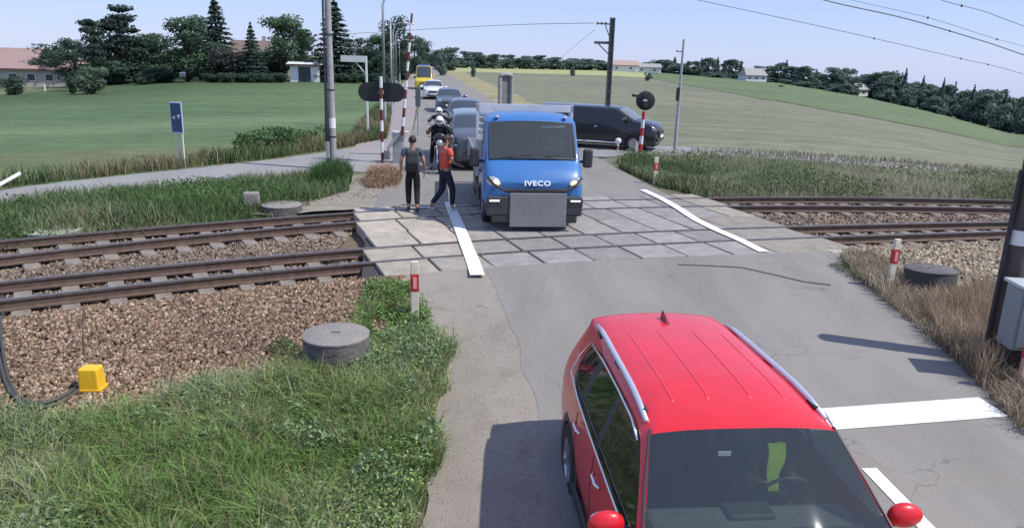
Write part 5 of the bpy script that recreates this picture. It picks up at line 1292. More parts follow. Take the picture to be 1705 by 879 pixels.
def tree_mesh(kind, seed, n, size, c0, c1, low=.20):
    rg = np.random.default_rng(seed)
    P = []; Nn = []; Cc = []; limbs = MB()
    if kind == 'broad':   # unit: height 1
        cl = []
        for i in range(26):
            a = rg.random()*6.283; hgt = low+(.92-low)*rg.random(); rad = .27*math.sqrt(max(.12, 1-((hgt-.56)/.46)**2))*(.35+.75*rg.random())
            cl.append((rad*math.cos(a), rad*math.sin(a), hgt, .075+.07*rg.random()))
        cl.append((0, 0, .86, .12)); cl.append((.04, .02, .70, .16))
        for i in range(n):
            c = cl[rg.integers(len(cl))]; d = rg.normal(size=3); d /= np.linalg.norm(d); rr = c[3]*(.6+.5*rg.random())
            p = np.array(c[:3])+d*rr*np.array((1.1, 1.1, .85)); P.append(p); q = d*.8+rg.normal(size=3)*.5; Nn.append(q/np.linalg.norm(q))
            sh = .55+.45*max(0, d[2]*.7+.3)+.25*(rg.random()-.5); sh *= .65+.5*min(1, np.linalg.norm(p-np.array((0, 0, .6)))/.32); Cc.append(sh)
        limbs.tube([(0, 0, -.02), (.005, 0, .18), (-.01, .01, .45), (0, 0, .8)], [.028, .021, .014, .004], 8)
        for c in cl[:12]: limbs.tube([(0, 0, .16+.2*rg.random()), (c[0]*.5, c[1]*.5, (c[2]+.28)/2), tuple(c[:3])], [.012, .008, .003], 5)
    elif kind == 'spruce':
        tiers = 17
        for i in range(n):
            u = rg.random()**.75; tz = 1-u*.92; k = int((1-tz)*tiers); tr_ = .20*(u**.85)*(.86+.28*((k*7) % 5)/5); a = rg.random()*6.283
            lob = 1+.22*math.sin(a*5+k*2.1)+.12*math.sin(a*9+k)
            f = math.sqrt(rg.random()); rr = tr_*lob*(.25+.75*f); fr_z = (tz*tiers) % 1
            z = (round(tz*tiers)/tiers)-.035*f*(.7+.6*u)+rg.normal()*.009
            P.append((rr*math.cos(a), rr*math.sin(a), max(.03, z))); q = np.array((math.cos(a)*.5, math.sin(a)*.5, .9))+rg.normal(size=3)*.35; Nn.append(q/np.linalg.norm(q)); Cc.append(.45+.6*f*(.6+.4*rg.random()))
        limbs.tube([(0, 0, -.02), (0, 0, .5), (0, 0, .98)], [.018, .010, .002], 8)
        for k in range(14):
            z = .12+.8*k/14; 
            for j in range(4): a = k*1.3+j*1.57; r_ = .17*(1-z); limbs.tube([(0, 0, z), (r_*math.cos(a), r_*math.sin(a), z-.03)], [.005, .002], 4)
    elif kind == 'pine':   # open, irregular conifer crown
        cl = []
        for i in range(20):
            a = rg.random()*6.283; z = .35+.62*rg.random(); r_ = .20*(1.05-z)**.5*(.4+.9*rg.random()); cl.append((r_*math.cos(a), r_*math.sin(a), z, .05+.05*rg.random()))
        cl += [(0, 0, .95, .05), (.01, 0, .85, .07), (0, 0, .7, .10), (-.02, 0, .55, .12)]
        for i in range(n):
            c = cl[rg.integers(len(cl))]; d = rg.normal(size=3); d /= np.linalg.norm(d); rr = c[3]*(.5+.6*rg.random()); p = np.array(c[:3])+d*rr*np.array((1.5, 1.5, .6)); P.append(p)
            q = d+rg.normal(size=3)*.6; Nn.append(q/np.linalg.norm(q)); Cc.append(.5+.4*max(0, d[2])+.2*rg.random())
        limbs.tube([(0, 0, -.02), (.005, 0, .5), (0, 0, .95)], [.022, .014, .003], 8)
        for c in cl[:16]: limbs.tube([(0, 0, c[2]-.05), tuple(c[:3])], [.008, .003], 5)
    else:                  # shrub, foliage to the ground
        cl = [(.32*math.cos(a)*q, .32*math.sin(a)*q, h_, .16+.1*rg.random()) for a, q, h_ in zip(rg.random(16)*6.283, rg.random(16), .15+.6*rg.random(16))]
        for i in range(n):
            c = cl[rg.integers(len(cl))]; d = rg.normal(size=3); d /= np.linalg.norm(d); rr = c[3]*(.65+.5*rg.random()); p = np.array(c[:3])+d*rr; p[2] = abs(p[2]); P.append(p)
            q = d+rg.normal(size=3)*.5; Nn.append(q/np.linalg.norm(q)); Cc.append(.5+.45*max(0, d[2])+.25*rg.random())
        for c in cl[:8]: limbs.tube([(0, 0, -.02), (c[0]*.6, c[1]*.6, c[2]*.6), tuple(c[:3])], [.02, .012, .004], 5)
    P = np.array(P); Nn = np.array(Nn); Cc = np.clip(np.array(Cc), .25, 1.35)[:, None]
    V, Fq = quads(P, Nn, size*(.6+.8*rg.random(len(P))))
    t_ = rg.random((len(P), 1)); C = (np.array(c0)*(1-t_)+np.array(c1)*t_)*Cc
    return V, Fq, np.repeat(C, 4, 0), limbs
PROTO = {}
def proto(key, kind, seed, n, size, c0, c1, m, low=.20):
    V, Fq, C, lb = tree_mesh(kind, seed, n, size, c0, c1, low)
    oc = np_mesh('crown', V, Fq, C, m); ot = lb.build('trunk', M_BARK, None, smooth=2)
    PROTO[key] = (oc.data, ot.data); bpy.data.objects.remove(oc); bpy.data.objects.remove(ot)
DK0, DK1 = (.050, .088, .045), (.085, .130, .058); MD0, MD1 = (.065, .120, .045), (.105, .175, .065)
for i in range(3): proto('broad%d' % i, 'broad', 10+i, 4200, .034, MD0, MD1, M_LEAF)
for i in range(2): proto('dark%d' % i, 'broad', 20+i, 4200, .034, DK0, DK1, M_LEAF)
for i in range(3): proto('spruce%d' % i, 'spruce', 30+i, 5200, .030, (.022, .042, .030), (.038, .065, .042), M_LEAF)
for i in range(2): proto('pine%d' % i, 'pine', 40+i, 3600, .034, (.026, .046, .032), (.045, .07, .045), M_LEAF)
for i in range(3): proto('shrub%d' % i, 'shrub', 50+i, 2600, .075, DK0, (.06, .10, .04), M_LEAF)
proto('pale', 'shrub', 60, 2600, .07, (.10, .14, .07), (.14, .19, .10), M_LEAF)
proto('plum', 'shrub', 61, 2600, .07, (.055, .040, .045), (.085, .06, .06), M_LEAF)
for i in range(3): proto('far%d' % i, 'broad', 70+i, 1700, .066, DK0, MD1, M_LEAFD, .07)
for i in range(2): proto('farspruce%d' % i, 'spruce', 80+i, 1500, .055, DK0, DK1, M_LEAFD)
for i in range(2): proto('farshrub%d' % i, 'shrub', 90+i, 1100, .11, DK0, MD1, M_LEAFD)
def plant(name, key, label, cat, px, D, top, wpx, group=None, base=None, z=None, rot=None, kfar=True):
    if kfar and 180 < px < 630 and D < 109: D *= 1.26
    x, y = col(px, D, 130); z = gz(x, y) if z is None else z
    h = up(px, top, x, y)-z; wd = wpx/1240*D
    t = thing(name, label, cat, (x, y, z-.05*0), random.random()*6.28 if rot is None else rot, group)
    natural = {'s': .42, 'b': .66, 'd': .66, 'p': .5, 'f': .66}[key[0]]
    if key.startswith('shrub') or key in ('pale', 'plum') or key.startswith('farsh'): natural = .9
    if key.startswith('farsp'): natural = .42
    cr, tk = PROTO[key]; sx = wd/natural
    t.scale = (sx, sx, h)
    for nm, me in (('crown', cr), ('trunk', tk)): link(bpy.data.objects.new(nm, me), t)
    return t
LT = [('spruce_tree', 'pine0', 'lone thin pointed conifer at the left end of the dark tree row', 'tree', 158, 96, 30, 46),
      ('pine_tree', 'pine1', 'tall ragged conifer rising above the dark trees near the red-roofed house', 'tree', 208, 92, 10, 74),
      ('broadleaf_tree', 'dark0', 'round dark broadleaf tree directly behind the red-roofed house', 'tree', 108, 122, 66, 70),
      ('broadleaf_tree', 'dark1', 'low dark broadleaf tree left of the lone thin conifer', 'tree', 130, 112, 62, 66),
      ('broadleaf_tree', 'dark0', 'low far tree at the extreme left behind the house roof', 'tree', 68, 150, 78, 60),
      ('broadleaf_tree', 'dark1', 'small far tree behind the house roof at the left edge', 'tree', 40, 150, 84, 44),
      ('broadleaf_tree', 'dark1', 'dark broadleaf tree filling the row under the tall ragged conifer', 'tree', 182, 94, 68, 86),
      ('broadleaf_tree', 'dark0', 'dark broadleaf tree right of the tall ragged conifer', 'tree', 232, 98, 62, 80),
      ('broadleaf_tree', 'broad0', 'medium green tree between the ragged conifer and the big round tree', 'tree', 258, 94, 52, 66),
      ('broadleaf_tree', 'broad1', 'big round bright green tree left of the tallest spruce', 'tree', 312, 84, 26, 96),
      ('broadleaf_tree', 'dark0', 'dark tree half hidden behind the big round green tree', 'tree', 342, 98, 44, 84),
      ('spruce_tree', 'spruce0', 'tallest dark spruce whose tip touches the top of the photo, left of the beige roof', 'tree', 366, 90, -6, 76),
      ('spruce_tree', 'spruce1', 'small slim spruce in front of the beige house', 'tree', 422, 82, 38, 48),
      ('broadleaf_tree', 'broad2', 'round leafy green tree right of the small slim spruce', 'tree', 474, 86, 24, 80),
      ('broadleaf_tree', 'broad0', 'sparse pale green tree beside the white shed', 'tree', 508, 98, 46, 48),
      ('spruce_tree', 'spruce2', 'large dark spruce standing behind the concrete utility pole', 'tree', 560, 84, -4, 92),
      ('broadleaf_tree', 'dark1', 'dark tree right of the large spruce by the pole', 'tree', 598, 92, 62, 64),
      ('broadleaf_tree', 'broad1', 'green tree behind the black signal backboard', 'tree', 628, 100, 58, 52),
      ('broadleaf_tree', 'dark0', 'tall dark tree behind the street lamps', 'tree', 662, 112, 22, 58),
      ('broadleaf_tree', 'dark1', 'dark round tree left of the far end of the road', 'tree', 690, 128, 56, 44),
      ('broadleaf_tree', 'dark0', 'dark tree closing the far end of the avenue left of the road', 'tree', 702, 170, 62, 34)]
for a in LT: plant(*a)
HD = [(150, 86, 108, 44, 'pale', 'pale green bush at the right end of the red-roofed house'), (20, 92, 124, 34, 'shrub0', 'green bush in front of the red-roofed house at the left edge'),
      (190, 90, 100, 70, 'shrub1', 'dark bush under the tall ragged conifer'), (225, 92, 98, 76, 'shrub2', 'dark bush right of the one under the ragged conifer'), (262, 88, 108, 52, 'shrub0', 'mid green bush left of the pale blossom patch'),
      (296, 104, 96, 66, 'shrub1', 'dark bush under the big round green tree'), (350, 92, 92, 44, 'shrub2', 'dark bush left of the purple one'), (380, 84, 78, 76, 'plum', 'purple brown bush beneath the tallest spruce'),
      (405, 88, 96, 50, 'shrub1', 'dark bush between the purple bush and the slim spruce'), (446, 88, 88, 56, 'plum', 'brownish bush left of the round leafy tree'), (466, 90, 82, 52, 'shrub0', 'dark bush under the round leafy tree'),
      (545, 88, 92, 60, 'shrub2', 'dark bush under the large spruce by the pole'), (585, 92, 88, 56, 'shrub1', 'dark bush right of the large spruce'), (612, 98, 86, 50, 'shrub0', 'dark bush behind the white inverted L post'), (640, 108, 84, 46, 'shrub2', 'dark bush behind the lamp poles'), (668, 120, 84, 40, 'shrub1', 'dark bush at the far start of the pavement'),
      (240, 84, 122, 30, 'pale', 'small pale bush at the field edge below the dark trees'), (278, 86, 118, 30, 'pale', 'pale blossom coloured bush at the field edge left of the white car'), (118, 90, 126, 18, 'shrub1', 'small round dark bush against the white house wall')]
for px, D, top, wd, key, lb in HD: plant('bush', key, lb, 'bush', px, D, top, wd)
# low hedge along the gardens
for i, px in enumerate(range(350, 640, 17)):
    if 484 < px < 540: continue
    plant('hedge_bush', 'shrub%d' % (i % 3), 'low clipped dark hedge bush in the line along the far edge of the green field', 'hedge bush', px, 80, 121, 26, 'hedge bushes along the field edge')
# far plain, centre
cen = [(728, 230, 78, 34), (748, 220, 72, 38), (775, 300, 80, 32), (798, 300, 82, 34), (822, 290, 84, 34), (848, 310, 86, 34), (872, 310, 88, 34), (896, 320, 86, 36), (922, 320, 90, 34), (948, 330, 92, 36), (972, 330, 92, 34), (996, 340, 95, 34), (1024, 350, 98, 34), (1050, 350, 100, 30), (1080, 350, 98, 30)]
cen = [(a, b, c+5, d) for a, b, c, d in cen]
for i, (px, D, top, wd) in enumerate(cen):
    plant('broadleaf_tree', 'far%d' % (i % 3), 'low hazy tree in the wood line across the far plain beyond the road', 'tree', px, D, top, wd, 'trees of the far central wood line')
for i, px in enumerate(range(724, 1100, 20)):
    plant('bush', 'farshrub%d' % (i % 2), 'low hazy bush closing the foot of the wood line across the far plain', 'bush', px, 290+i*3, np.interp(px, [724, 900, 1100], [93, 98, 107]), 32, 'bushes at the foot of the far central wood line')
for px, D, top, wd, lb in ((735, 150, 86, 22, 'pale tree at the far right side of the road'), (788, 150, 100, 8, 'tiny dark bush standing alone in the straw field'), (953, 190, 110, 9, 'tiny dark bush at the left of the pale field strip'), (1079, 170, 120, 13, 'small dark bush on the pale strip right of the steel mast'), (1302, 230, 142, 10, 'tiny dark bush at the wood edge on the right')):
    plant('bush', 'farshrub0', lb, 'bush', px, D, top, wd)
# right wood: y of foot and top along x
fx_ = [1095, 1200, 1300, 1400, 1500, 1600, 1705, 1800]; tp_ = [100, 105, 115, 122, 128, 145, 161, 184]; ds_ = [390, 370, 350, 335, 318, 300, 285, 275]
px = 1096; i = 0
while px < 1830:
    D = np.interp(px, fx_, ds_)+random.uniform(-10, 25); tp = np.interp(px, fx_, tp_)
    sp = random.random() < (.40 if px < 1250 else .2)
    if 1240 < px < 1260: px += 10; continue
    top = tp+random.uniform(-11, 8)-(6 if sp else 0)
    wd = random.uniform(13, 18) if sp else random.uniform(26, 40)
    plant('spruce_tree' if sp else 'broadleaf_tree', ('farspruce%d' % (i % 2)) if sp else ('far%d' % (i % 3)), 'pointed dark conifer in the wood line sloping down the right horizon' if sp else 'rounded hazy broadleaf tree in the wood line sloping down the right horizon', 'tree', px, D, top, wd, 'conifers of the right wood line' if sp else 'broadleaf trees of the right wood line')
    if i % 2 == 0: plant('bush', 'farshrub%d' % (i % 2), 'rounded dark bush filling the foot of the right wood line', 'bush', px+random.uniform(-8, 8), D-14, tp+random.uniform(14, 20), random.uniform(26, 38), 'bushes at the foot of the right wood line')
    px += random.uniform(8, 14); i += 1

# ------------------------------------------------------------------ houses
M_ROOFT = mat('roof_tile', (.34, .235, .205), .85, c2=(.27, .185, .165), scale=3, bump=.4, bscale=40); M_WALL = mat('render_wall', (.43, .42, .39), .9, c2=(.37, .36, .34), scale=2)
M_BEIGE = mat('beige_wall', (.42, .36, .29), .9, c2=(.36, .31, .25), scale=2); M_DWIN = mat('window_dark', (.04, .05, .06), .2)
M_EAVE = mat('eave_brown', (.12, .07, .06), .8)
def house(px, D, w, dp, hw, hr, rz, label, wall, roof, nwin=4, chim=True, name='house', door=False, hip=0.):
    x, y = col(px, D, 135); z = gz(x, y)-.1; t = thing(name, label, 'house' if name == 'house' else 'shed', (x, y, z), rz)
    MB().box((0, 0, hw/2), (w, dp, hw)).build('wall', wall, t)
    e = .45; hx = w/2+e; hy = dp/2+e; h = hip*w/2
    V = [(-hx, -hy, hw), (hx, -hy, hw), (hx, hy, hw), (-hx, hy, hw), (-hx+h, 0, hw+hr), (hx-h, 0, hw+hr)]
    rf = MB().add(V, [(0, 1, 5, 4), (2, 3, 4, 5), (1, 2, 5), (3, 0, 4), (3, 2, 1, 0)]).build('roof', roof, t)
    MB().box((0, -hy, hw-.06), (2*hx, .08, .22)).build('gutter', M_EAVE, rf)
    if chim: MB().box((w*.18, .4, hw+hr+.1), (.6, .6, 1.3)).build('chimney', wall, rf)
    for k in range(nwin):
        xx = -w/2+w*(k+.5)/nwin; f = MB().box((xx, -dp/2-.02, hw*.58), (1.1, .06, 1.0)).build('window', M_WPAINT, t); MB().box((xx, -dp/2-.055, hw*.58), (.92, .03, .82)).build('pane', M_DWIN, f)
    if door: MB().box((0, -dp/2-.03, hw*.45), (w*.42, .06, hw*.85)).build('door', M_DWIN, t)
    return t
house(66, 126, 13.5, 10, 2.5, 2.1, .16, 'long low white house with pinkish red tiled roof at the left edge', M_WALL, M_ROOFT, 6, True, hip=.45)
house(14, 136, 11, 9, 3.0, 2.5, .0, 'second pink roofed house wing behind the long low one', M_WALL, M_ROOFT, 2, False)
house(428, 140, 8.5, 8, 3.6, 2.2, .2, 'beige house with orange brown roof hidden behind the slim spruce', M_BEIGE, mat('roof_orange', (.17, .125, .10), .85, c2=(.14, .105, .085), scale=3), 3, True, hip=.2)
house(511, 105, 3.7, 3, 2.3, .3, .1, 'small bright white shed with dark doorway left of the utility pole', mat('bright_white', (.80, .80, .80), .8), mat('shed_roof', (.62, .63, .64), .7), 0, False, 'shed', True)
house(1252, 330, 9, 7, 2.4, 2.8, .2, 'white house with grey roof between the trees of the right wood line', mat('far_white', (.66, .66, .66), .8), mat('grey_roof', (.30, .29, .28), .8), 3, False, hip=.2)
house(1035, 330, 12, 8, 2.6, 2.0, 0, 'far pale house on the plain right of the steel mast', mat('far_white', (.66, .66, .66), .8), mat('roof_orange2', (.36, .27, .22), .85), 2, False)
house(1075, 335, 11, 8, 2.4, 1.6, 0, 'far small white house beside the pale one on the horizon', mat('far_white', (.66, .66, .66), .8), mat('grey_roof', (.30, .29, .28), .8), 2, False)
house(1140, 385, 9, 8, 1.2, .9, 0, 'long far greenhouse like shed at the start of the right wood line', mat('far_grey', (.40, .43, .42), .8), mat('grey_roof2', (.38, .42, .42), .8), 0, False, 'shed')
house(1432, 318, 4.5, 5, 2.4, 2.2, .4, 'small pale cottage gable peeping out of the right wood', mat('far_white', (.66, .66, .66), .8), mat('grey_roof', (.30, .29, .28), .8), 1, False)
# white car parked in front of the garden trees
x, y = col(326, 116, 130); z = gz(x, y)
t, ps = make_car('white_car', 'white car parked under the trees at the far edge of the green field', 'car', (x, y, z), 2.6, P_WHITE, suv_wide(suv_stations(), .97, 1., .9), suv_map, sub=1)
for px_, lb in ((75, 'small white garden stake in the field left of the pale bush'), (14, 'white garden post before the left edge bush, first'), (34, 'white garden post before the left edge bush, right of the other')):
    x, y, z = gp(px_, 152 if px_ == 75 else 146); o = MB().box((x, y, z+.35), (.22, .12, .75), None, .6).build('garden_post', M_WPAINT, None, bevel=.03); tag(o, lb, 'post')

# ------------------------------------------------------------------ grass and weeds
M_GRASS = mat_attr('grass_blade', .8, 0, translucent=.3, spec=.2)
def grass(label, poly, dens, h, wd, pal, hvar=.5, clump=1.0, seedhead=0., zf=None, lean=.35, thresh=-9, mask=None, dome=False):
    n = int(area(poly)*dens); p = sample_poly(poly, n)
    nz = ntype(p[:, 0], p[:, 1], clump, 3)*.6+ntype(p[:, 0], p[:, 1], clump*3.1, 6)*.4
    keep = nz > thresh
    if mask is not None: keep &= mask(p[:, 0], p[:, 1])
    p = p[keep]; nz = nz[keep]; n = len(p)
    z = (zf or g)(p[:, 0], p[:, 1])
    hh = h*(1+nz*.45)*(1-hvar+2*hvar*RNG.random(n)); hh = np.maximum(hh, .03)
    if dome:
        c_ = np.mean(poly, 0); e_ = np.abs(np.array(poly)-c_).max(0); q_ = ((p-c_)/e_); hh = hh*np.clip(1.15-(q_**2).sum(1), .12, 1)
    a = RNG.random(n)*6.283; ld = RNG.random(n)*6.283; lv = lean*hh*(.3+RNG.random(n)); w = wd*(.6+.8*RNG.random(n))
    dx = np.cos(a)*w/2; dy = np.sin(a)*w/2; lx = np.cos(ld)*lv; ly = np.sin(ld)*lv
    V = np.zeros((n, 5, 3)); V[:, 0] = np.stack([p[:, 0]-dx, p[:, 1]-dy, z-.02], -1); V[:, 1] = np.stack([p[:, 0]+dx, p[:, 1]+dy, z-.02], -1)
    V[:, 2] = np.stack([p[:, 0]-dx*.8+lx*.35, p[:, 1]-dy*.8+ly*.35, z+hh*.6], -1); V[:, 3] = np.stack([p[:, 0]+dx*.8+lx*.35, p[:, 1]+dy*.8+ly*.35, z+hh*.6], -1)
    V[:, 4] = np.stack([p[:, 0]+lx, p[:, 1]+ly, z+hh*(1-.25*lean)], -1)
    fc = np.array([(0, 1, 3), (0, 3, 2), (2, 3, 4)]); Fq = (fc[None]+(np.arange(n)*5)[:, None, None]).reshape(-1, 3)
    pal = np.array(pal); m1 = (ntype(p[:, 0], p[:, 1], clump*.8, 11)*.5+.5)
    ci = np.clip((m1*.7+RNG.random(n)*.5-.1)*len(pal), 0, len(pal)-1).astype(int); c = pal[ci]*(.75+.5*RNG.random((n, 1)))
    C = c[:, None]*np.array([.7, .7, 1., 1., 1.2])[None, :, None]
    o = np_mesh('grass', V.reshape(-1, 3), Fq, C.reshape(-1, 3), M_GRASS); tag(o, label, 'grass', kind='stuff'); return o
def weeds(label, poly, dens, h, size, pal, clump=1., thresh=-9, zf=None, mask=None, name='weeds', heap=0.):
    n = int(area(poly)*dens); p = sample_poly(poly, n); nz = ntype(p[:, 0], p[:, 1], clump, 13)*.6+ntype(p[:, 0], p[:, 1], clump*2.7, 16)*.4
    keep = nz > thresh
    if mask is not None: keep &= mask(p[:, 0], p[:, 1])
    p = p[keep]; nz = nz[keep]; n = len(p); z = (zf or g)(p[:, 0], p[:, 1]); top = h*(.7+nz*.5)*(1+(heap*sstep(-2.8, -1.3, p[:, 0]) if heap else 0)); u = RNG.random(n)**.6
    P = np.stack([p[:, 0], p[:, 1], z+top*u], -1); N = RNG.normal(size=(n, 3))*.6+np.array((0, 0, .7)); N /= np.linalg.norm(N, axis=1)[:, None]
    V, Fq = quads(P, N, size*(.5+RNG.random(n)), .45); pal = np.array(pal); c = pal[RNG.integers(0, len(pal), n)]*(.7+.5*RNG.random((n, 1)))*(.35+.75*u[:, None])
    o = np_mesh(name, V, Fq, np.repeat(c, 4, 0), M_GRASS); tag(o, label, 'weeds', kind='stuff'); return o
Wz = lambda pts, z: [at(a, b, z) for a, b in pts]
GREEN = [(.085, .135, .045), (.11, .16, .055), (.07, .115, .04), (.14, .185, .07), (.17, .20, .09)]
DGREEN = [(.05, .10, .035), (.07, .13, .045), (.09, .16, .055)]
STRAW = [(.26, .225, .13), (.31, .27, .16), (.22, .185, .11), (.18, .17, .09)]
MIX = GREEN+STRAW
offroad = lambda x, y: x < -.80+.16*ntype(x, y, 2.5, 5)+.08*ntype(x, y, 9, 15)+.05*RNG.normal(size=np.shape(x))
_bp = np.array(sorted([at(a, b, -.42) for a, b in ((-250, 770), (0, 748), (155, 728), (330, 690), (480, 652), (545, 640), (605, 600), (625, 540), (648, 505))]))
bal_low = lambda x: np.interp(x, _bp[:, 0], _bp[:, 1])
fgpoly = [(-7.5, 3.2), (-.65, 3.2), (-.65, 9.2), (-1.3, 9.9), (-7.5, 9.9)]
inveg = lambda x, y: offroad(x, y) & (y < bal_low(x)-.05+.28*ntype(x, y, 1.7, 9)+.12*ntype(x, y, 5, 4))
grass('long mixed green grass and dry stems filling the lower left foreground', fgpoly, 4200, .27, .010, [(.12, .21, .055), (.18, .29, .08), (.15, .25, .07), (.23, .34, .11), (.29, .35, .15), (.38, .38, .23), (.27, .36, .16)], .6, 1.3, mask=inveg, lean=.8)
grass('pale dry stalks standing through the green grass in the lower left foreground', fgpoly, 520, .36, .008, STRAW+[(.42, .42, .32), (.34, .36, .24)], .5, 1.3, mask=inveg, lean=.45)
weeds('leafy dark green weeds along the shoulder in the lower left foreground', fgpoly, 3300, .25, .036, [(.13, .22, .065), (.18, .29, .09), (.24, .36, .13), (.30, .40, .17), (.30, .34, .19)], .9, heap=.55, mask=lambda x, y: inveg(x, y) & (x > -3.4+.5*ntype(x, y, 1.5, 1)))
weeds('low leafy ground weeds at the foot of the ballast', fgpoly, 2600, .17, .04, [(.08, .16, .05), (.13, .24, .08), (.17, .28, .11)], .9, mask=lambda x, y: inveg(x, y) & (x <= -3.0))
cl2 = Wz([(598, 540), (610, 505), (690, 500), (700, 520), (722, 560), (730, 640), (610, 640), (620, 560)], -.3)
weeds('bright green bushy weeds beside the big manhole and marker post', cl2, 3600, .26, .042, [(.11, .20, .055), (.16, .28, .08), (.20, .31, .10)], 2.2, mask=lambda x, y: (ntype(x, y, 3.5, 31) > -.45) & offroad(x, y-.0))
weeds('small dark weed tuft on the ballast left of the big manhole', Wz([(445, 600), (470, 580), (505, 600), (500, 625), (455, 625)], -.3), 3000, .13, .035, DGREEN, 2.)
# yellow flowers
n = 16; pf = sample_poly(Wz([(655, 560), (700, 540), (725, 600), (735, 860), (680, 860)], -.4), n); zf_ = g(pf[:, 0], pf[:, 1])+.28+.1*RNG.random(n)
V, Fq = quads(np.concatenate([pf, zf_[:, None]], -1), np.tile(np.array((0., -.3, .95)), (n, 1)), np.full(n, .022), 1.); o = np_mesh('flowers', V, Fq, np.tile(np.array((.55, .50, .15)), (4*n, 1)), M_GRASS); tag(o, 'tiny yellow flowers scattered in the weeds along the shoulder', 'flowers', kind='stuff')
# beyond the far track, left
vpl = Wz([(-60, 408), (100, 392), (250, 380), (400, 366), (440, 362), (450, 340), (520, 335), (580, 318), (588, 290), (520, 292), (420, 300), (300, 311), (150, 326), (0, 340), (-80, 350)], 0)
grass('tall green verge grass between the far track and the side road on the left', vpl, 620, .26, .016, [(.10, .17, .06), (.14, .21, .08), (.08, .14, .05), (.19, .24, .12), (.27, .27, .16)], .5, .8, lean=.4)
grass('dry and seeding grass close to the far track on the left', Wz([(-60, 410), (100, 394), (250, 380), (450, 362), (520, 340), (440, 340), (250, 362), (0, 388)], 0), 520, .20, .016, STRAW+GREEN, .5, 1.2)
weeds('leafy clumps in the verge beyond the far track on the left', vpl, 260, .34, .07, [(.08, .15, .05), (.11, .19, .07)], .7, thresh=.05)
grass('green grass tuft around the foot of the concrete utility pole', Wz([(520, 318), (580, 318), (584, 296), (560, 284), (525, 292)], 0), 1300, .55, .018, DGREEN, .4, 2., dome=True)
grass('big dry straw tuft around the foot of the striped signal post on the left', Wz([(606, 312), (662, 314), (668, 298), (650, 286), (618, 288)], 0), 1600, .42, .016, [(.36, .26, .17), (.42, .31, .21), (.30, .21, .13)], .4, 2., lean=.9, dome=True)
grass('rough grass along the far side of the left side road', Wz([(-40, 318), (150, 296), (300, 280), (450, 264), (560, 248), (640, 232), (636, 222), (560, 236), (400, 258), (250, 276), (0, 306)], 0), 260, .38, .024, DGREEN+STRAW, .5, .5)
weeds('bushy green patch on the field edge left of the utility pole', Wz([(380, 262), (545, 244), (545, 232), (400, 246)], 0), 260, .8, .16, DGREEN, .6, thresh=.0)
grass('dry grass strip between the side road and the white inverted L post', Wz([(575, 244), (645, 232), (652, 185), (630, 180), (600, 210)], 0), 220, .45, .028, STRAW+DGREEN, .5, .6)
# right verge beyond the far track
vpr = Wz([(1035, 282), (1100, 312), (1180, 326), (1400, 327), (1705, 330), (1800, 330), (1800, 300), (1705, 296), (1500, 286), (1300, 272), (1130, 262), (1060, 262), (1025, 268)], 0)
grass('tall pale seeding grass on the verge beyond the far track on the right', vpr, 330, .23, .020, [(.46, .43, .31), (.40, .38, .26), (.33, .34, .21), (.24, .28, .15), (.19, .24, .12)], .5, .6, lean=.35)
weeds('green leafy clumps in the verge beyond the far track on the right', vpr, 260, .42, .080, [(.10, .15, .06), (.13, .18, .08), (.17, .21, .10)], .55, thresh=.12)
grass('short green grass on the corner beside the striped marker post on the right', Wz([(1030, 280), (1100, 312), (1180, 326), (1180, 296), (1060, 262)], 0), 700, .28, .018, GREEN+DGREEN, .5, 1.)
grass('thin pale crop stubble along the near edge of the right field', Wz([(1130, 262), (1300, 272), (1500, 286), (1800, 300), (1800, 270), (1500, 258), (1300, 252), (1150, 250)], 0), 60, .20, .03, [(.26, .26, .17), (.32, .30, .21)], .5, .4)
# right foreground
vrf = Wz([(1395, 452), (1450, 445), (1490, 470), (1600, 505), (1680, 520), (1800, 560), (1850, 760), (1705, 700), (1640, 640), (1560, 575), (1480, 520), (1420, 480)], -.3)
grass('tall dry brown grass on the right foreground verge below the manhole', vrf, 1700, .22, .011, [(.38, .31, .22), (.44, .37, .28), (.32, .26, .18), (.24, .22, .14)], .5, 1.2, lean=.6)
grass('dry reddish reeds standing thickest in front of the dark right pole', Wz([(1530, 520), (1640, 500), (1690, 600), (1640, 640), (1560, 570)], -.3), 1100, .42, .010, [(.42, .33, .23), (.36, .26, .17), (.48, .39, .29)], .4, 2., lean=.35)
weeds('grey green weeds at the right corner of the deck', Wz([(1375, 455), (1420, 445), (1490, 462), (1480, 495), (1430, 480)], -.2), 1800, .13, .04, [(.12, .15, .08), (.16, .18, .10)], 1.5)
weeds('thin sage weeds around the right marker post', vrf, 900, .16, .035, [(.16, .17, .10), (.20, .17, .11), (.13, .15, .07)], 1.2, thresh=.0)

t = thing('young_tree', 'young roadside tree just outside the right edge, its leaves shading the road corner', 'tree', (7.3, 4.6, gz(7.3, 4.6)), .4)
t.scale = (2.6, 2.6, 3.7)
for nm, me in (('crown', PROTO['broad0'][0]), ('trunk', PROTO['broad0'][1])): link(bpy.data.objects.new(nm, me), t)

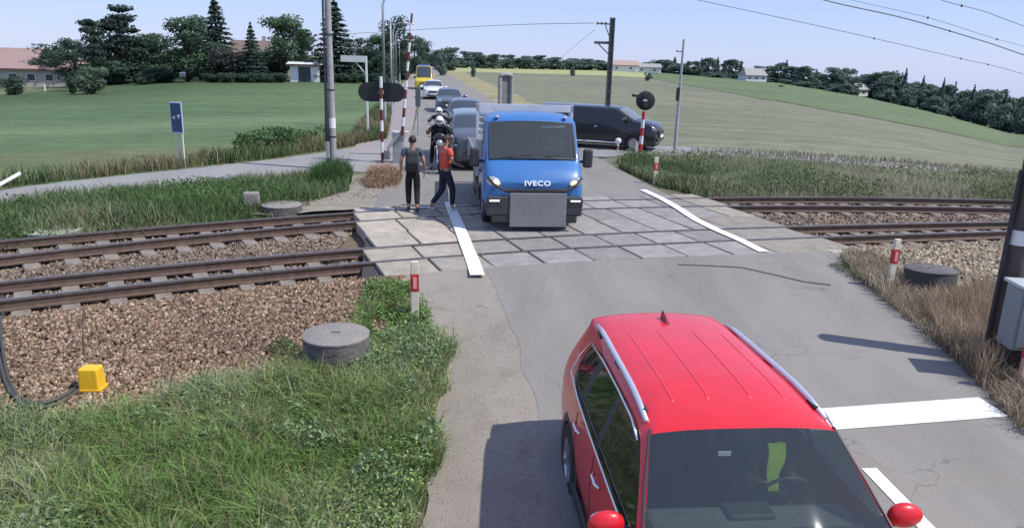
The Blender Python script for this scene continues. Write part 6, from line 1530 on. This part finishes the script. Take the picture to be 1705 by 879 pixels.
ribbon_raw2 = lambda name, pts, w0, dz, m: ribbon_raw(name, *(lambda q, nn: (q-nn*w0/2, q+nn*w0/2))(*(lambda q: (q, (lambda tg: np.stack([-tg[:, 1], tg[:, 0]], -1)/np.hypot(*tg.T)[:, None])(np.gradient(q, axis=0))))(np.array([(np.interp(u, np.linspace(0, 1, len(pts)), [p[0] for p in pts]), np.interp(u, np.linspace(0, 1, len(pts)), [p[1] for p in pts])) for u in np.linspace(0, 1, 40)]))), dz, base_z, m)
M_TAR = mat('tar', (.055, .055, .057), .8, c2=(.09, .088, .085), scale=9)
ribbon_raw2('tar_joint', [at(1130, 438), at(1180, 439), at(1235, 441), at(1290, 450), at(1340, 459), at(1385, 463)], .05, .009, M_TAR)

# bare straw patches and stray stalks, grit on the shoulders
grass('matted dry straw patches lying in the green foreground grass', fgpoly, 1500, .15, .010, [(.42, .38, .27), (.36, .31, .21), (.48, .45, .34), (.30, .29, .19)], .5, 1.1, mask=lambda x, y: inveg(x, y) & (ntype(x, y, 1.6, 21) > .35), lean=1.5)
weeds('broad leaved pale green plants dotted through the foreground verge', fgpoly, 2000, .32, .048, [(.15, .25, .10), (.20, .30, .14), (.26, .33, .19)], 1.8, thresh=.22, heap=.3, mask=inveg)
def grit(label, poly, dens, size, pal, dz):
    n = int(area(poly)*dens); p = sample_poly(poly, n); pal = np.array(pal); c = pal[RNG.integers(0, len(pal), n)]
    o = stones('grit', p, base_z(p[:, 0], p[:, 1])+dz, size, c, M_STONE); tag(o, label, 'grit', kind='stuff')
PG = [(.34, .31, .26), (.28, .25, .205), (.23, .205, .17), (.40, .37, .31)]
grit('loose grit and small pebbles on the left gravel shoulder', [(-.75, 3.5), (.35, 3.5), (.35, 7), (0, 9.5), (-.5, 11), (-1.5, 10.8), (-.85, 8)], 900, .007, PG, -.003)
grit('loose grit along the right edge of the near road', [(5.7, 5), (6.5, 5), (6.5, 9), (6.6, 11), (6.9, 12.8), (6.2, 12.8), (5.8, 9)], 600, .009, PG, .0)
grit('scattered stones on the trodden earth beyond the far track', [(-6.5, 19), (-4, 22), (-3.3, 22.5), (-3.3, 18.2), (-5.4, 17.2), (-8.2, 17.8)], 60, .022, PG, .0)
